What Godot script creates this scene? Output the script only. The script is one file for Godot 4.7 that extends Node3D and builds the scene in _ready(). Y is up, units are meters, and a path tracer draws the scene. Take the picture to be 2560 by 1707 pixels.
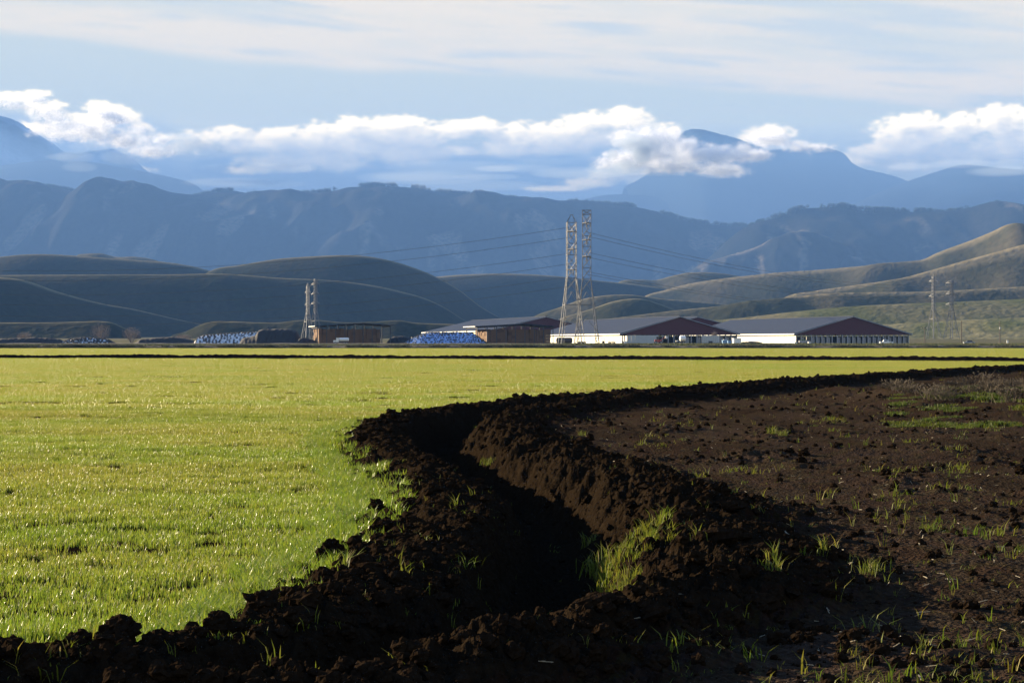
extends Node3D
# A winter wheat field and a freshly cut drainage ditch before a dairy yard, foothills and cloudy mountains.
# Units are metres; the camera stands 1.6 m above the field and looks along -z. "far" below is the distance along -z.

const F := 5500.0
const EYE := 1.6
var SUN_SIDE := 56.0      # degrees to the left of the view
var SUN_HIGH := 14.0
const EXPOSURE := 4.3
const SKY_ENERGY := 0.66
const HAZE := 0.000036

var names := {}
var mats := {}
var rng := RandomNumberGenerator.new()

# ---------------------------------------------------------------- small helpers
class Shape:
	var v := PackedVector3Array()
	var n := PackedVector3Array()
	var c := PackedColorArray()
	var uv := PackedVector2Array()
	func tri(a: Vector3, b: Vector3, d: Vector3, col := Color.WHITE) -> void:
		var m := (d - a).cross(b - a)
		m = m.normalized() if m.length_squared() > 1e-18 else Vector3.UP
		v.append(a); v.append(b); v.append(d)
		n.append(m); n.append(m); n.append(m)
		c.append(col); c.append(col); c.append(col)
	func quad(a: Vector3, b: Vector3, d: Vector3, e: Vector3, col := Color.WHITE) -> void:
		tri(a, b, d, col); tri(a, d, e, col)
	func box(at: Vector3, size: Vector3, basis := Basis.IDENTITY, col := Color.WHITE, top := 1.0) -> void:
		var h := size * 0.5
		var p := []
		for k in 8:
			var w := top if k & 2 else 1.0
			p.append(at + basis * Vector3(h.x * w * (1 if k & 1 else -1), h.y * (1 if k & 2 else -1), h.z * w * (1 if k & 4 else -1)))
		quad(p[4], p[6], p[7], p[5], col); quad(p[1], p[3], p[2], p[0], col)
		quad(p[0], p[2], p[6], p[4], col); quad(p[5], p[7], p[3], p[1], col)
		quad(p[2], p[3], p[7], p[6], col); quad(p[4], p[5], p[1], p[0], col)
	func bar(a: Vector3, b: Vector3, r0: float, r1 := -1.0, sides := 4, col := Color.WHITE) -> void:
		var q := r0 if r1 < 0.0 else r1
		var d := (b - a).normalized()
		var s := d.cross(Vector3.UP if absf(d.y) < 0.9 else Vector3.RIGHT).normalized()
		var t := s.cross(d)
		for k in sides:
			var x := TAU * k / sides + 0.6
			var y := TAU * (k + 1) / sides + 0.6
			var e := s * cos(x) + t * sin(x)
			var g := s * cos(y) + t * sin(y)
			quad(a + e * r0, a + g * r0, b + g * q, b + e * q, col)
			if sides > 4:
				tri(a, a + g * r0, a + e * r0, col); tri(b, b + e * q, b + g * q, col)
	func lathe(at: Vector3, axis: Vector3, rings: Array, sides := 16, col := Color.WHITE) -> void:   # rings: Vector2(along, radius)
		var d := axis.normalized()
		var s := d.cross(Vector3.UP if absf(d.y) < 0.9 else Vector3.RIGHT).normalized()
		var t := s.cross(d)
		for i in rings.size() - 1:
			for k in sides:
				var x := TAU * k / sides
				var y := TAU * (k + 1) / sides
				var e := s * cos(x) + t * sin(x)
				var g := s * cos(y) + t * sin(y)
				var a: Vector2 = rings[i]
				var b: Vector2 = rings[i + 1]
				quad(at + d * a.x + e * a.y, at + d * a.x + g * a.y, at + d * b.x + g * b.y, at + d * b.x + e * b.y, col)
	func mesh() -> ArrayMesh:
		var a := []
		a.resize(Mesh.ARRAY_MAX)
		a[Mesh.ARRAY_VERTEX] = v; a[Mesh.ARRAY_NORMAL] = n; a[Mesh.ARRAY_COLOR] = c
		var m := ArrayMesh.new()
		m.add_surface_from_arrays(Mesh.PRIMITIVE_TRIANGLES, a)
		return m

func numbered(called: String) -> String:
	var k: int = names.get(called, -1) + 1
	names[called] = k
	return called if k == 0 else "%s_%03d" % [called, k]

func tag(o: Node, label: String, category := "", group := "", kind := "") -> void:
	o.set_meta("label", label)
	if category: o.set_meta("category", category)
	if group: o.set_meta("group", group)
	if kind: o.set_meta("kind", kind)

func thing(called: String, label: String, category: String, at := Vector3.ZERO, turn := 0.0, group := "") -> Node3D:
	var o := Node3D.new()
	o.name = numbered(called)
	add_child(o, true)
	o.position = at
	o.rotation.y = turn
	tag(o, label, category, group)
	return o

func part(called: String, m: Mesh, material: Material, parent: Node = null) -> MeshInstance3D:
	var o := MeshInstance3D.new()
	o.name = numbered(called) if parent == null else called
	o.mesh = m
	o.material_override = material
	(self if parent == null else parent).add_child(o, true)
	return o

func piece(called: String, size: Vector3, at: Vector3, material: Material, parent: Node, basis := Basis.IDENTITY) -> MeshInstance3D:
	var s := Shape.new()
	s.box(Vector3.ZERO, size)
	var o := part(called, s.mesh(), material, parent)
	o.transform = Transform3D(basis, at)
	return o

func scatter(called: String, m: Mesh, material: Material, where: Array, tints: Array, parent: Node = null) -> MultiMeshInstance3D:
	var mm := MultiMesh.new()
	mm.transform_format = MultiMesh.TRANSFORM_3D
	mm.use_colors = not tints.is_empty()
	mm.mesh = m
	mm.instance_count = where.size()
	for i in where.size():
		mm.set_instance_transform(i, where[i])
		if mm.use_colors: mm.set_instance_color(i, tints[i])
	var o := MultiMeshInstance3D.new()
	o.name = numbered(called) if parent == null else called
	o.multimesh = mm
	o.material_override = material
	(self if parent == null else parent).add_child(o, true)
	o.set_meta("kind", "stuff")
	return o

func lin(r: float, g: float, b: float) -> Color:      # a real-world base colour, for albedo_color
	return Color(r, g, b).linear_to_srgb()

func mat(called: String, col: Color, rough := 0.8, metal := 0.0, vertex := false) -> StandardMaterial3D:
	if mats.has(called): return mats[called]
	var m := StandardMaterial3D.new()
	m.resource_name = called
	m.albedo_color = col
	m.roughness = rough
	m.metallic = metal
	m.vertex_color_use_as_albedo = vertex
	mats[called] = m
	return m

func noise_tex(sd: int, freq: float, octaves: int, ramp: Array, size := 512, kind := FastNoiseLite.TYPE_SIMPLEX_SMOOTH) -> NoiseTexture2D:
	var f := FastNoiseLite.new()
	f.seed = sd; f.frequency = freq; f.fractal_octaves = octaves; f.noise_type = kind
	var t := NoiseTexture2D.new()
	t.width = size; t.height = size; t.seamless = true; t.noise = f
	var g := Gradient.new()
	g.offsets = PackedFloat32Array([0.0, 0.5, 1.0])
	g.colors = PackedColorArray(ramp)
	t.color_ramp = g
	return t

func triplanar(m: StandardMaterial3D, tex: Texture2D, per_metre: float, relief: Texture2D = null, relief_cm := 0.0) -> StandardMaterial3D:
	m.albedo_texture = tex
	m.uv1_triplanar = true
	m.uv1_world_triplanar = true
	m.uv1_scale = Vector3.ONE * per_metre
	if relief:
		m.heightmap_enabled = true
		m.heightmap_texture = relief
		m.heightmap_scale = relief_cm
	return m

func fnl(sd: int, freq: float, octaves := 1, kind := FastNoiseLite.TYPE_SIMPLEX_SMOOTH) -> FastNoiseLite:
	var f := FastNoiseLite.new()
	f.seed = sd; f.frequency = freq; f.noise_type = kind
	f.fractal_type = FastNoiseLite.FRACTAL_NONE if octaves < 2 else FastNoiseLite.FRACTAL_FBM
	f.fractal_octaves = octaves
	return f

func spot(u: float, v: float, far: float) -> Vector3:      # the point at that distance on the sight line to (u, v) of the 2560 x 1707 photograph
	return Vector3((u - 1280.0) / F * far, EYE - (v - 853.5) / F * far, -far)

func curve_at(p: Array, x: float) -> float:                # smooth interpolation through (x, y) points with rising x
	if x <= p[0].x: return p[0].y
	var k: int = p.size() - 1
	if x >= p[k].x: return p[k].y
	var lo := 0
	while lo < k - 1 and p[lo + 1].x <= x: lo += 1
	var a: Vector2 = p[lo]
	var b: Vector2 = p[lo + 1]
	var m0: float = (b.y - a.y) / (b.x - a.x)
	var m1 := m0
	if lo > 0: m0 = (m0 + (a.y - p[lo - 1].y) / (a.x - p[lo - 1].x)) * 0.5
	if lo + 2 <= k: m1 = (m1 + (p[lo + 2].y - b.y) / (p[lo + 2].x - b.x)) * 0.5
	var w := b.x - a.x
	var t := (x - a.x) / w
	var t2 := t * t
	var t3 := t2 * t
	return (2 * t3 - 3 * t2 + 1) * a.y + (t3 - 2 * t2 + t) * m0 * w + (-2 * t3 + 3 * t2) * b.y + (t3 - t2) * m1 * w

func sstep(a: float, b: float, x: float) -> float:
	var t := clampf((x - a) / (b - a), 0.0, 1.0)
	return t * t * (3.0 - 2.0 * t)

# ---------------------------------------------------------------- sky
# heaped clouds: label, distance, rounded bodies as [u, v, half width, half height] in pixels of the photograph, seed, thickness
const CLOUDS := [
	["shaded cloud mass clinging to the mountain below the forested crest", 6900, [[1600, 350, 60, 30], [1655, 348, 62, 30], [1640, 385, 90, 34], [1560, 405, 80, 26], [1735, 385, 90, 30], [1700, 360, 50, 22], [1690, 415, 110, 24], [1800, 392, 70, 26], [1860, 392, 50, 18], [1800, 425, 80, 18], [1900, 385, 40, 12]], 215, 1.6],
	["long heaped white cloud lying over the blue ridge, its top in several domes", 5580, [[420, 352, 50, 10], [480, 355, 55, 22], [560, 345, 65, 20], [640, 368, 85, 24], [700, 342, 60, 18], [760, 362, 70, 36], [820, 345, 58, 32], [880, 325, 60, 28], [900, 372, 110, 40], [960, 342, 70, 42], [1010, 318, 58, 26], [1060, 345, 66, 30], [1000, 388, 105, 28], [820, 402, 130, 30], [700, 412, 100, 24], [630, 428, 62, 11], [1130, 380, 60, 14], [1180, 318, 66, 20], [1228, 326, 28, 18], [1150, 328, 50, 22]], 201, 1.0],
	["bulky white cloud with a flat shaded base behind the tall towers", 5766, [[1255, 372, 45, 22], [1300, 352, 70, 38], [1370, 338, 60, 28], [1340, 378, 90, 16], [1400, 368, 80, 24], [1450, 328, 68, 34], [1510, 308, 60, 28], [1560, 297, 50, 22], [1592, 312, 44, 20], [1500, 348, 80, 24], [1545, 356, 42, 16], [1620, 328, 28, 14]], 203, 1.0],
	["ragged low wisp of cloud drifting in front of the blue mountain", 5952, [[1380, 472, 80, 6], [1480, 458, 66, 13], [1540, 442, 58, 18], [1600, 442, 58, 22], [1680, 432, 58, 22], [1720, 442, 58, 15], [1762, 420, 38, 18], [1770, 458, 56, 10], [1840, 456, 46, 7], [1765, 395, 26, 13]], 205, 0.8],
	["small rounded white cloud resting on the forested mountain top", 6820, [[1860, 370, 22, 12], [1900, 352, 46, 24], [1940, 342, 38, 24], [1985, 366, 40, 9], [2035, 371, 55, 6]], 207, 1.0],
	["big bright cumulus cloud above the right-hand mountain flank", 5828, [[2112, 402, 26, 12], [2150, 410, 48, 15], [2200, 392, 60, 22], [2240, 348, 58, 34], [2290, 322, 58, 28], [2300, 372, 90, 42], [2262, 422, 58, 16], [2320, 430, 36, 10], [2380, 342, 70, 40], [2440, 332, 50, 34], [2480, 312, 50, 30], [2520, 332, 60, 40], [2400, 402, 90, 30], [2500, 392, 90, 36], [2560, 372, 50, 48], [2620, 360, 70, 50], [2700, 380, 60, 40]], 209, 1.0],
	["torn white cloud wrapped round the snow-streaked peak", 7130, [[170, 335, 110, 26], [385, 380, 90, 16], [300, 352, 90, 24], [230, 318, 70, 22], [-60, 270, 60, 14], [30, 260, 66, 12], [88, 250, 30, 10], [108, 286, 48, 17], [150, 300, 38, 12], [250, 282, 38, 19], [300, 302, 42, 20], [270, 290, 38, 18], [340, 326, 22, 10], [385, 350, 40, 8]], 211, 0.75],
	["tiny flat white cloud alone below the snow-streaked peak", 5580, [[335, 430, 34, 5], [352, 431, 20, 5], [388, 431, 7, 3]], 213, 1.4],
]

var sky_a: FastNoiseLite
var sky_b: FastNoiseLite
var sky_c: FastNoiseLite

func sky_colour(az: float, el: float) -> Color:            # degrees; az 0 is straight ahead, positive to the right
	var hi := clampf(el, 0.0, 90.0)
	var clear := Color(0.78, 0.785, 0.73).lerp(Color(0.75, 0.765, 0.72), sstep(2.0, 7.0, hi))
	clear = clear.lerp(Color(0.36, 0.53, 0.76), sstep(9.0, 36.0, hi))
	clear = clear.lerp(Color(0.20, 0.36, 0.62), sstep(30.0, 80.0, hi))
	# thin high cloud: streaks that fall slowly to the right
	var x := az
	var y := hi + az * 0.075
	var warp := sky_a.get_noise_2d(x * 0.6, y * 2.0)
	var streak := sky_b.get_noise_2d(x * 0.5 + warp * 1.2, (y + warp * 0.25) * 7.0)
	var fine := sky_c.get_noise_2d(x * 1.1, (y + streak * 0.10) * 15.0)
	var edge := 6.75 + 0.45 * sky_a.get_noise_2d(x * 0.55 + 40.0, 3.0) + 0.12 * fine + 0.15 * streak
	var band := sstep(edge - 0.06, edge + 0.24, y + 0.10 * fine)
	var top := 1.0 - sstep(9.0, 24.0, y + 3.0 * warp)
	var veil := band * lerpf(0.35, 1.0, top) * clampf(0.92 + 0.5 * streak + 0.5 * fine - 0.55 * sstep(0.05, 0.45, sky_a.get_noise_2d(x * 0.3 + 9.0, y * 3.0)) * sstep(7.6, 8.6, y), 0.0, 1.0)
	veil *= 1.0 - 0.75 * sstep(14.0, 30.0, hi)
	var white := Color(0.885, 0.825, 0.72).lerp(Color(0.85, 0.84, 0.81), sstep(9.0, 20.0, hi)).lerp(Color(0.74, 0.755, 0.735), clampf(0.05 + 1.6 * fine - 1.3 * streak, 0.0, 0.85))
	var c := clear.lerp(white, veil)
	# milky air below it, over the cumulus
	var milk := sstep(6.2, 4.2, el + az * 0.03 + 0.5 * warp) * (0.75 + 0.25 * streak)
	c = c.lerp(Color(0.87, 0.835, 0.745), clampf(milk, 0.0, 1.0) * 0.75)
	# the sun's side of the sky is a little brighter and warmer
	var toward := cos(deg_to_rad(az + SUN_SIDE)) * cos(deg_to_rad(hi - SUN_HIGH))
	c = c.lerp(Color(1.0, 0.97, 0.90), 0.5 * sstep(0.80, 1.0, toward))
	return (c.srgb_to_linear() * 0.545).linear_to_srgb()      # leaves room above it for the lit clouds

const HEAP_COLS := 360
const HEAP_ROWS := 130
var heap_d := PackedFloat32Array()

func heap_clouds(img: Image, per_x: float, per_y: float) -> void:
	# the bodies of the heaped clouds behind the ranges, thickened by noise and lit by a short march towards the sun
	var soft := fnl(15, 0.011, 5)
	var fine := fnl(16, 0.036, 4)
	heap_d.resize(HEAP_COLS * HEAP_ROWS)
	var blobs := []
	for c in CLOUDS:
		for b in c[2]: blobs.append(b)
	var u_of := PackedFloat32Array()
	for i in HEAP_COLS: u_of.append(1280.0 + F * tan(deg_to_rad((i - HEAP_COLS / 2 + 0.5) / per_x)))
	for j in HEAP_ROWS:
		var el := 7.2 - (j + 0.5) / per_y
		var v := 853.5 - F * tan(deg_to_rad(el))
		for i in HEAP_COLS:
			var u := u_of[i]
			var d := -1.0
			for b in blobs:
				var dx: float = (u - b[0]) / (b[2] * 1.25)
				if absf(dx) > 1.5: continue
				var dy: float = (v - b[1]) / (b[3] * 1.25)
				if dy > 0.0: dy *= 1.25
				d = maxf(d, 1.0 - dx * dx - dy * dy)
			d += 0.75 * soft.get_noise_2d(u, v * 1.5) + 0.75 * (0.36 - 2.0 * absf(fine.get_noise_2d(u, v * 1.3)))
			heap_d[j * HEAP_COLS + i] = d
	for j in HEAP_ROWS:
		var el := 7.2 - (j + 0.5) / per_y
		var v := 853.5 - F * tan(deg_to_rad(el))
		var y := int((90.0 - 7.2) * per_y) + j
		for i in HEAP_COLS:
			var u := u_of[i]
			var x := posmod(i - HEAP_COLS / 2, 4096)
			var c := img.get_pixel(x, y)
			# shaded layer cloud under the heaps
			var wob := soft.get_noise_2d(u * 0.6 + 900.0, v * 3.0)
			var under := sstep(372.0, 412.0, v + 28.0 * wob) * sstep(250.0, 520.0, u + 90.0 * wob) * sstep(2100.0, 1800.0, u)
			under = maxf(under, sstep(285.0, 335.0, v + 30.0 * wob) * sstep(470.0, 330.0, u + 60.0 * wob - (v - 330.0) * 0.7))
			c = c.lerp(Color(0.47, 0.52, 0.58).lerp(Color(0.38, 0.44, 0.52), sstep(375.0, 445.0, v + 40.0 * wob)), under * 0.92)
			var d := heap_d[j * HEAP_COLS + i]
			var a := sstep(-0.05, 0.32, d)
			if a > 0.0:
				var shade := 0.0
				for k in range(1, 7):
					var jj := j - k * 2
					var ii := i - k
					if ii >= 0 and jj >= 0: shade += maxf(0.0, heap_d[jj * HEAP_COLS + ii] + 0.1)
				var light := exp(-0.42 * shade)
				light = clampf(0.26 + light * 0.88 + 0.35 * (d - 0.4), 0.0, 1.0)
				c = c.lerp(Color(0.50, 0.51, 0.53).lerp(Color(0.965, 0.87, 0.69), light), a)
			img.set_pixel(x, y, c)

func build_sky() -> Image:
	sky_a = fnl(11, 0.11, 3); sky_b = fnl(12, 0.12, 4); sky_c = fnl(13, 0.16, 5)
	var low := Image.create(720, 360, false, Image.FORMAT_RGB8)
	for j in 360:
		for i in 720:
			var el := 90.0 - (j + 0.5) * 0.5
			low.set_pixel(i, j, sky_colour(wrapf((i + 0.5) * 0.5, -180.0, 180.0), el) if el > -1.0 else Color(0.22, 0.21, 0.17))
	low.resize(4096, 4096, Image.INTERPOLATE_CUBIC)
	var per_x := 4096.0 / 360.0
	var per_y := 4096.0 / 180.0
	var x0 := int(-22.0 * per_x)
	var x1 := int(22.0 * per_x)
	var y0 := int((90.0 - 16.0) * per_y)
	var y1 := int(90.0 * per_y) + 4
	for j in range(y0, y1):
		for i in range(x0, x1):
			low.set_pixel(posmod(i, 4096), j, sky_colour((i + 0.5) / per_x, 90.0 - (j + 0.5) / per_y))
	heap_clouds(low, per_x, per_y)
	return low

# ---------------------------------------------------------------- the lie of the land
var edge_line := []            # where the grass ends: (distance, x)
var edge_x := PackedFloat32Array()
var edge_k := PackedFloat32Array()
var near_d := PackedFloat32Array()
var n_wave: FastNoiseLite
var n_soft: FastNoiseLite
var n_edge: FastNoiseLite
var n_clod: FastNoiseLite
var n_crumb: FastNoiseLite
var n_cell: FastNoiseLite
var n_patch: FastNoiseLite
var n_drag: FastNoiseLite

func prepare_land() -> void:
	n_wave = fnl(21, 0.16, 2); n_soft = fnl(22, 0.9, 2); n_edge = fnl(23, 1.1, 3)
	n_clod = fnl(24, 2.3, 4); n_crumb = fnl(25, 9.0, 3); n_patch = fnl(27, 0.35, 3); n_drag = fnl(28, 3.0, 2)
	n_cell = fnl(26, 4.2, 1, FastNoiseLite.TYPE_CELLULAR)
	n_cell.cellular_return_type = FastNoiseLite.RETURN_DISTANCE
	n_cell.cellular_jitter = 1.0
	for p in [[4.0, -16.5], [5.6, -12.2], [7.0, -8.4], [8.1, -5.6], [9.1, -3.75], [9.8, -2.75], [10.4, -2.12], [11.1, -1.66], [12.2, -1.42], [14.0, -1.40], [16.4, -1.33], [18.5, -1.22], [21.5, -1.25], [26.0, -1.75], [31.0, -2.45], [36.0, -2.85], [41.0, -2.8], [46.0, -2.35], [50.0, -1.45], [55.0, 0.0], [60.0, 1.7], [70.0, 5.1], [89.0, 12.0], [115.0, 22.5], [150.0, 38.0], [190.0, 56.0]]:
		edge_line.append(Vector2(p[0], p[1]))
	for i in 1900:
		var z := i * 0.1
		edge_x.append(curve_at(edge_line, z))
		var s := (curve_at(edge_line, z + 0.5) - curve_at(edge_line, z - 0.5))
		edge_k.append(1.0 / sqrt(1.0 + s * s))
	var line := []                 # a true distance to that line where it bends, on a 10 cm grid
	for i in 80: line.append(Vector2(curve_at(edge_line, 4.5 + i * 0.3), 4.5 + i * 0.3))
	near_d.resize(260 * 200)
	for j in 200:
		for i in 260:
			var p := Vector2(-12.0 + i * 0.1, 7.0 + j * 0.1)
			var best := 1e9
			var side := 1.0
			for k in 79:
				var a: Vector2 = line[k]
				var ab: Vector2 = line[k + 1] - a
				var t := clampf((p - a).dot(ab) / ab.length_squared(), 0.0, 1.0)
				var w := p - a - ab * t
				var q := w.length_squared()
				if q < best:
					best = q
					side = ab.cross(w)
			near_d[j * 260 + i] = sqrt(best) * (1.0 if side < 0.0 else -1.0)

func off_edge(x: float, far: float) -> float:              # metres to the right of the grass's edge
	var i := clampi(int(far * 10.0), 0, 1898)
	var t := clampf(far * 10.0 - i, 0.0, 1.0)
	var d := (x - lerpf(edge_x[i], edge_x[i + 1], t)) * edge_k[i]
	if far < 25.0 and x > -11.8 and x < 13.8:
		var gx := (x + 12.0) * 10.0
		var gz := clampf((far - 7.0) * 10.0, 0.0, 198.9)
		var a := int(gx)
		var b := int(gz)
		var k := b * 260 + a
		var e := lerpf(lerpf(near_d[k], near_d[k + 1], gx - a), lerpf(near_d[k + 260], near_d[k + 261], gx - a), gz - b)
		d = lerpf(e, d, sstep(21.0, 25.0, far))
	if d > 0.0 and far < 14.0: d *= 1.0 + 0.42 * sstep(13.8, 10.6, far)      # the ditch narrows towards its near end
	return d

func rise(far: float) -> float:
	return 0.5 * sstep(498.0, 545.0, far) + maxf(0.0, far - 900.0) * 0.0045

func field_y(x: float, far: float) -> float:
	var near := sstep(520.0, 300.0, far)
	return (0.05 * n_wave.get_noise_2d(x * 0.45, far) + 0.022 * n_soft.get_noise_2d(x, far)) * near + rise(far)

const PROFILE := [[-0.6, 0.0], [-0.1, 0.015], [0.12, 0.07], [0.45, 0.20], [0.75, 0.19], [1.0, 0.10], [1.22, -0.20], [1.42, -0.46], [1.66, -0.56], [1.90, -0.46], [2.15, -0.12], [2.45, 0.17], [2.78, 0.27], [3.1, 0.19], [3.5, 0.05], [4.0, 0.0], [5.0, 0.0]]
var profile := PackedFloat32Array()

func soil_y(x: float, far: float) -> float:
	var y := field_y(x, far)
	var d := off_edge(x, far)
	if d < -1.0: return y
	if profile.is_empty():
		var pts := []
		for p in PROFILE: pts.append(Vector2(p[0], p[1]))
		for i in 561: profile.append(curve_at(pts, -0.6 + i * 0.01))
	d += (0.26 * n_edge.get_noise_2d(x, far) + 0.10 * n_clod.get_noise_2d(x + 50.0, far)) * (1.0 - 0.6 * sstep(1.0, 1.3, d) * sstep(2.4, 2.0, d))
	var bulk := profile[clampi(int((d + 0.6) * 100.0), 0, 560)]
	bulk *= 0.9 + 0.35 * n_patch.get_noise_2d(x * 1.6, far * 0.9)
	var bank := sstep(-0.15, 0.2, d) * sstep(4.3, 3.2, d)
	var floor_of := sstep(1.2, 1.5, d) * sstep(2.2, 1.95, d)
	var rough := bank * (1.0 - 0.65 * floor_of)
	var flat_ := sstep(3.2, 4.2, d)
	var lump := n_clod.get_noise_2d(x, far)
	var crumb := n_crumb.get_noise_2d(x, far)
	var wx := x + 0.05 * crumb
	var wz := far * 0.8 + 0.06 * lump
	var f1 := 1.0 + n_cell.get_noise_2d(wx, wz)
	var c1 := sqrt(maxf(0.0, 1.0 - f1 * f1 * 1.5))
	var f2 := 1.0 + n_cell.get_noise_2d(wx * 2.7 + 7.0, wz * 2.7)
	var c2 := sqrt(maxf(0.0, 1.0 - f2 * f2 * 1.5))
	y += bulk
	y += rough * (0.075 * lump + 0.050 * (c1 - 0.6) * (0.4 + 0.9 * sstep(-0.2, 0.4, n_edge.get_noise_2d(x + 9.0, far * 0.7))) + 0.024 * (c2 - 0.6) + 0.022 * crumb)
	if d > 1.9 and d < 3.0:
		y += 0.05 * (c2 - 0.5) * sstep(2.0, 2.2, d) * sstep(2.9, 2.6, d) + 0.03 * crumb
		y += 0.035 * sstep(1.9, 2.2, d) * sstep(3.0, 2.7, d) * n_drag.get_noise_2d(far * 1.1 - d * 0.8, d * 0.35)
	if d > 5.0:
		y += 0.32 * sstep(7.5, 10.5, x) * sstep(41.0, 48.0, far) * sstep(74.0, 62.0, far) * (0.8 + 0.6 * n_patch.get_noise_2d(x * 0.7, far * 0.5))
	var rag := sstep(0.05, 0.5, n_patch.get_noise_2d(x + 31.0, far * 0.7))
	y += flat_ * (0.012 * lump + 0.010 * crumb + rag * (0.06 * maxf(0.0, lump) + 0.035 * maxf(0.0, c1 - 0.3) + 0.015 * c2) + 0.05 * n_wave.get_noise_2d(x * 0.8 + 7.0, far * 0.8))
	return y

func build_soil() -> void:
	var rows := []
	var z := 7.6
	while z < 165.0:
		rows.append(z)
		z *= 1.0047
	var cols := []
	for i in 21: cols.append(Vector2(-1.0, 1.0 - i / 20.0))
	for i in range(1, 721): cols.append(Vector2(i / 360.0 - 1.0, 0.0))
	for i in range(1, 21): cols.append(Vector2(1.0, i / 20.0))
	var nx := cols.size()
	var nz := rows.size()
	var v := PackedVector3Array()
	v.resize(nx * nz)
	var tone := PackedColorArray()
	tone.resize(nx * nz)
	for j in nz:
		var far: float = rows[j]
		for i in nx:
			var q: Vector2 = cols[i]
			var x := q.x * (0.255 * far + 0.1) + signf(q.x) * q.y * (3.0 + 0.06 * far)
			v[j * nx + i] = Vector3(x, soil_y(x, far), -far)
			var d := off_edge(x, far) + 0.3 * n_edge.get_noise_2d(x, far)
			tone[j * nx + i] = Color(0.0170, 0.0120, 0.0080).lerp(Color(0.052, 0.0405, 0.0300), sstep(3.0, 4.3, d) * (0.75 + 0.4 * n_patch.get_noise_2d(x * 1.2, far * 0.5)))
	var n := PackedVector3Array()
	n.resize(nx * nz)
	for j in nz:
		var ja := maxi(j - 1, 0) * nx
		var jb := mini(j + 1, nz - 1) * nx
		for i in nx:
			var a := v[j * nx + mini(i + 1, nx - 1)] - v[j * nx + maxi(i - 1, 0)]
			var b := v[jb + i] - v[ja + i]
			n[j * nx + i] = a.cross(b).normalized()
	var idx := PackedInt32Array()
	idx.resize((nx - 1) * (nz - 1) * 6)
	var w := 0
	for j in nz - 1:
		for i in nx - 1:
			var a := j * nx + i
			idx[w] = a; idx[w + 1] = a + nx; idx[w + 2] = a + nx + 1
			idx[w + 3] = a; idx[w + 4] = a + nx + 1; idx[w + 5] = a + 1
			w += 6
	var arr := []
	arr.resize(Mesh.ARRAY_MAX)
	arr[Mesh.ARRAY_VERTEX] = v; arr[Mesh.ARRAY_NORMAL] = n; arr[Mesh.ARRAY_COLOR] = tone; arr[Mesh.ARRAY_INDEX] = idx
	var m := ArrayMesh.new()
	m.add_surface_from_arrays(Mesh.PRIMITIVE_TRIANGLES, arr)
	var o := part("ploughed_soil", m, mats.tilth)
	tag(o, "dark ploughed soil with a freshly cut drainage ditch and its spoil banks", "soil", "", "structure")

func build_ground() -> void:
	# everything round and behind the ploughed sheet: strips that tuck 20 cm under its edges
	var s := Shape.new()
	var col := Color(1, 1, 1)
	var zs := []
	var z := 7.6
	while z < 164.0:
		zs.append(z); z *= 1.12
	zs.append(164.9)
	for side in [-1.0, 1.0]:
		for k in zs.size() - 1:
			var a: float = zs[k]
			var b: float = zs[k + 1]
			var xa: float = side * (0.315 * a + 2.9)
			var xb: float = side * (0.315 * b + 2.9)
			var pts := [Vector3(xa, -0.03, -a), Vector3(xb, -0.03, -b), Vector3(side * 900.0, -0.03, -b), Vector3(side * 900.0, -0.03, -a)]
			if side < 0: s.quad(pts[0], pts[3], pts[2], pts[1], col)
			else: s.quad(pts[0], pts[1], pts[2], pts[3], col)
	s.quad(Vector3(-900, -0.03, 60), Vector3(-900, -0.03, -7.8), Vector3(900, -0.03, -7.8), Vector3(900, -0.03, 60), col)
	var fars := [164.5, 220.0, 300.0, 400.0, 495.0]
	for k in fars.size() - 1:
		s.quad(Vector3(-900, -0.03, -fars[k]), Vector3(-900, -0.03, -fars[k + 1]), Vector3(900, -0.03, -fars[k + 1]), Vector3(900, -0.03, -fars[k]), col)
	var o := part("field_ground", s.mesh(), mats.field)
	tag(o, "bare brown earth under the young wheat field", "field", "", "structure")
	var g := Shape.new()
	var beyond := [495.0, 505.0, 515.0, 525.0, 535.0, 545.0, 620.0, 720.0, 900.0, 1200.0, 1800.0, 3000.0, 6000.0, 9000.0, 12000.0]
	for k in beyond.size() - 1:
		var a: float = beyond[k]
		var b: float = beyond[k + 1]
		var wa := 900.0 + a * 0.2
		var wb := 900.0 + b * 0.2
		g.quad(Vector3(-wa, rise(a) - 0.03, -a), Vector3(-wb, rise(b) - 0.03, -b), Vector3(wb, rise(b) - 0.03, -b), Vector3(wa, rise(a) - 0.03, -a))
	o = part("ground", g.mesh(), mats.plain)
	tag(o, "flat plain of dry grass and earth reaching to the hills", "ground", "", "structure")

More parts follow.
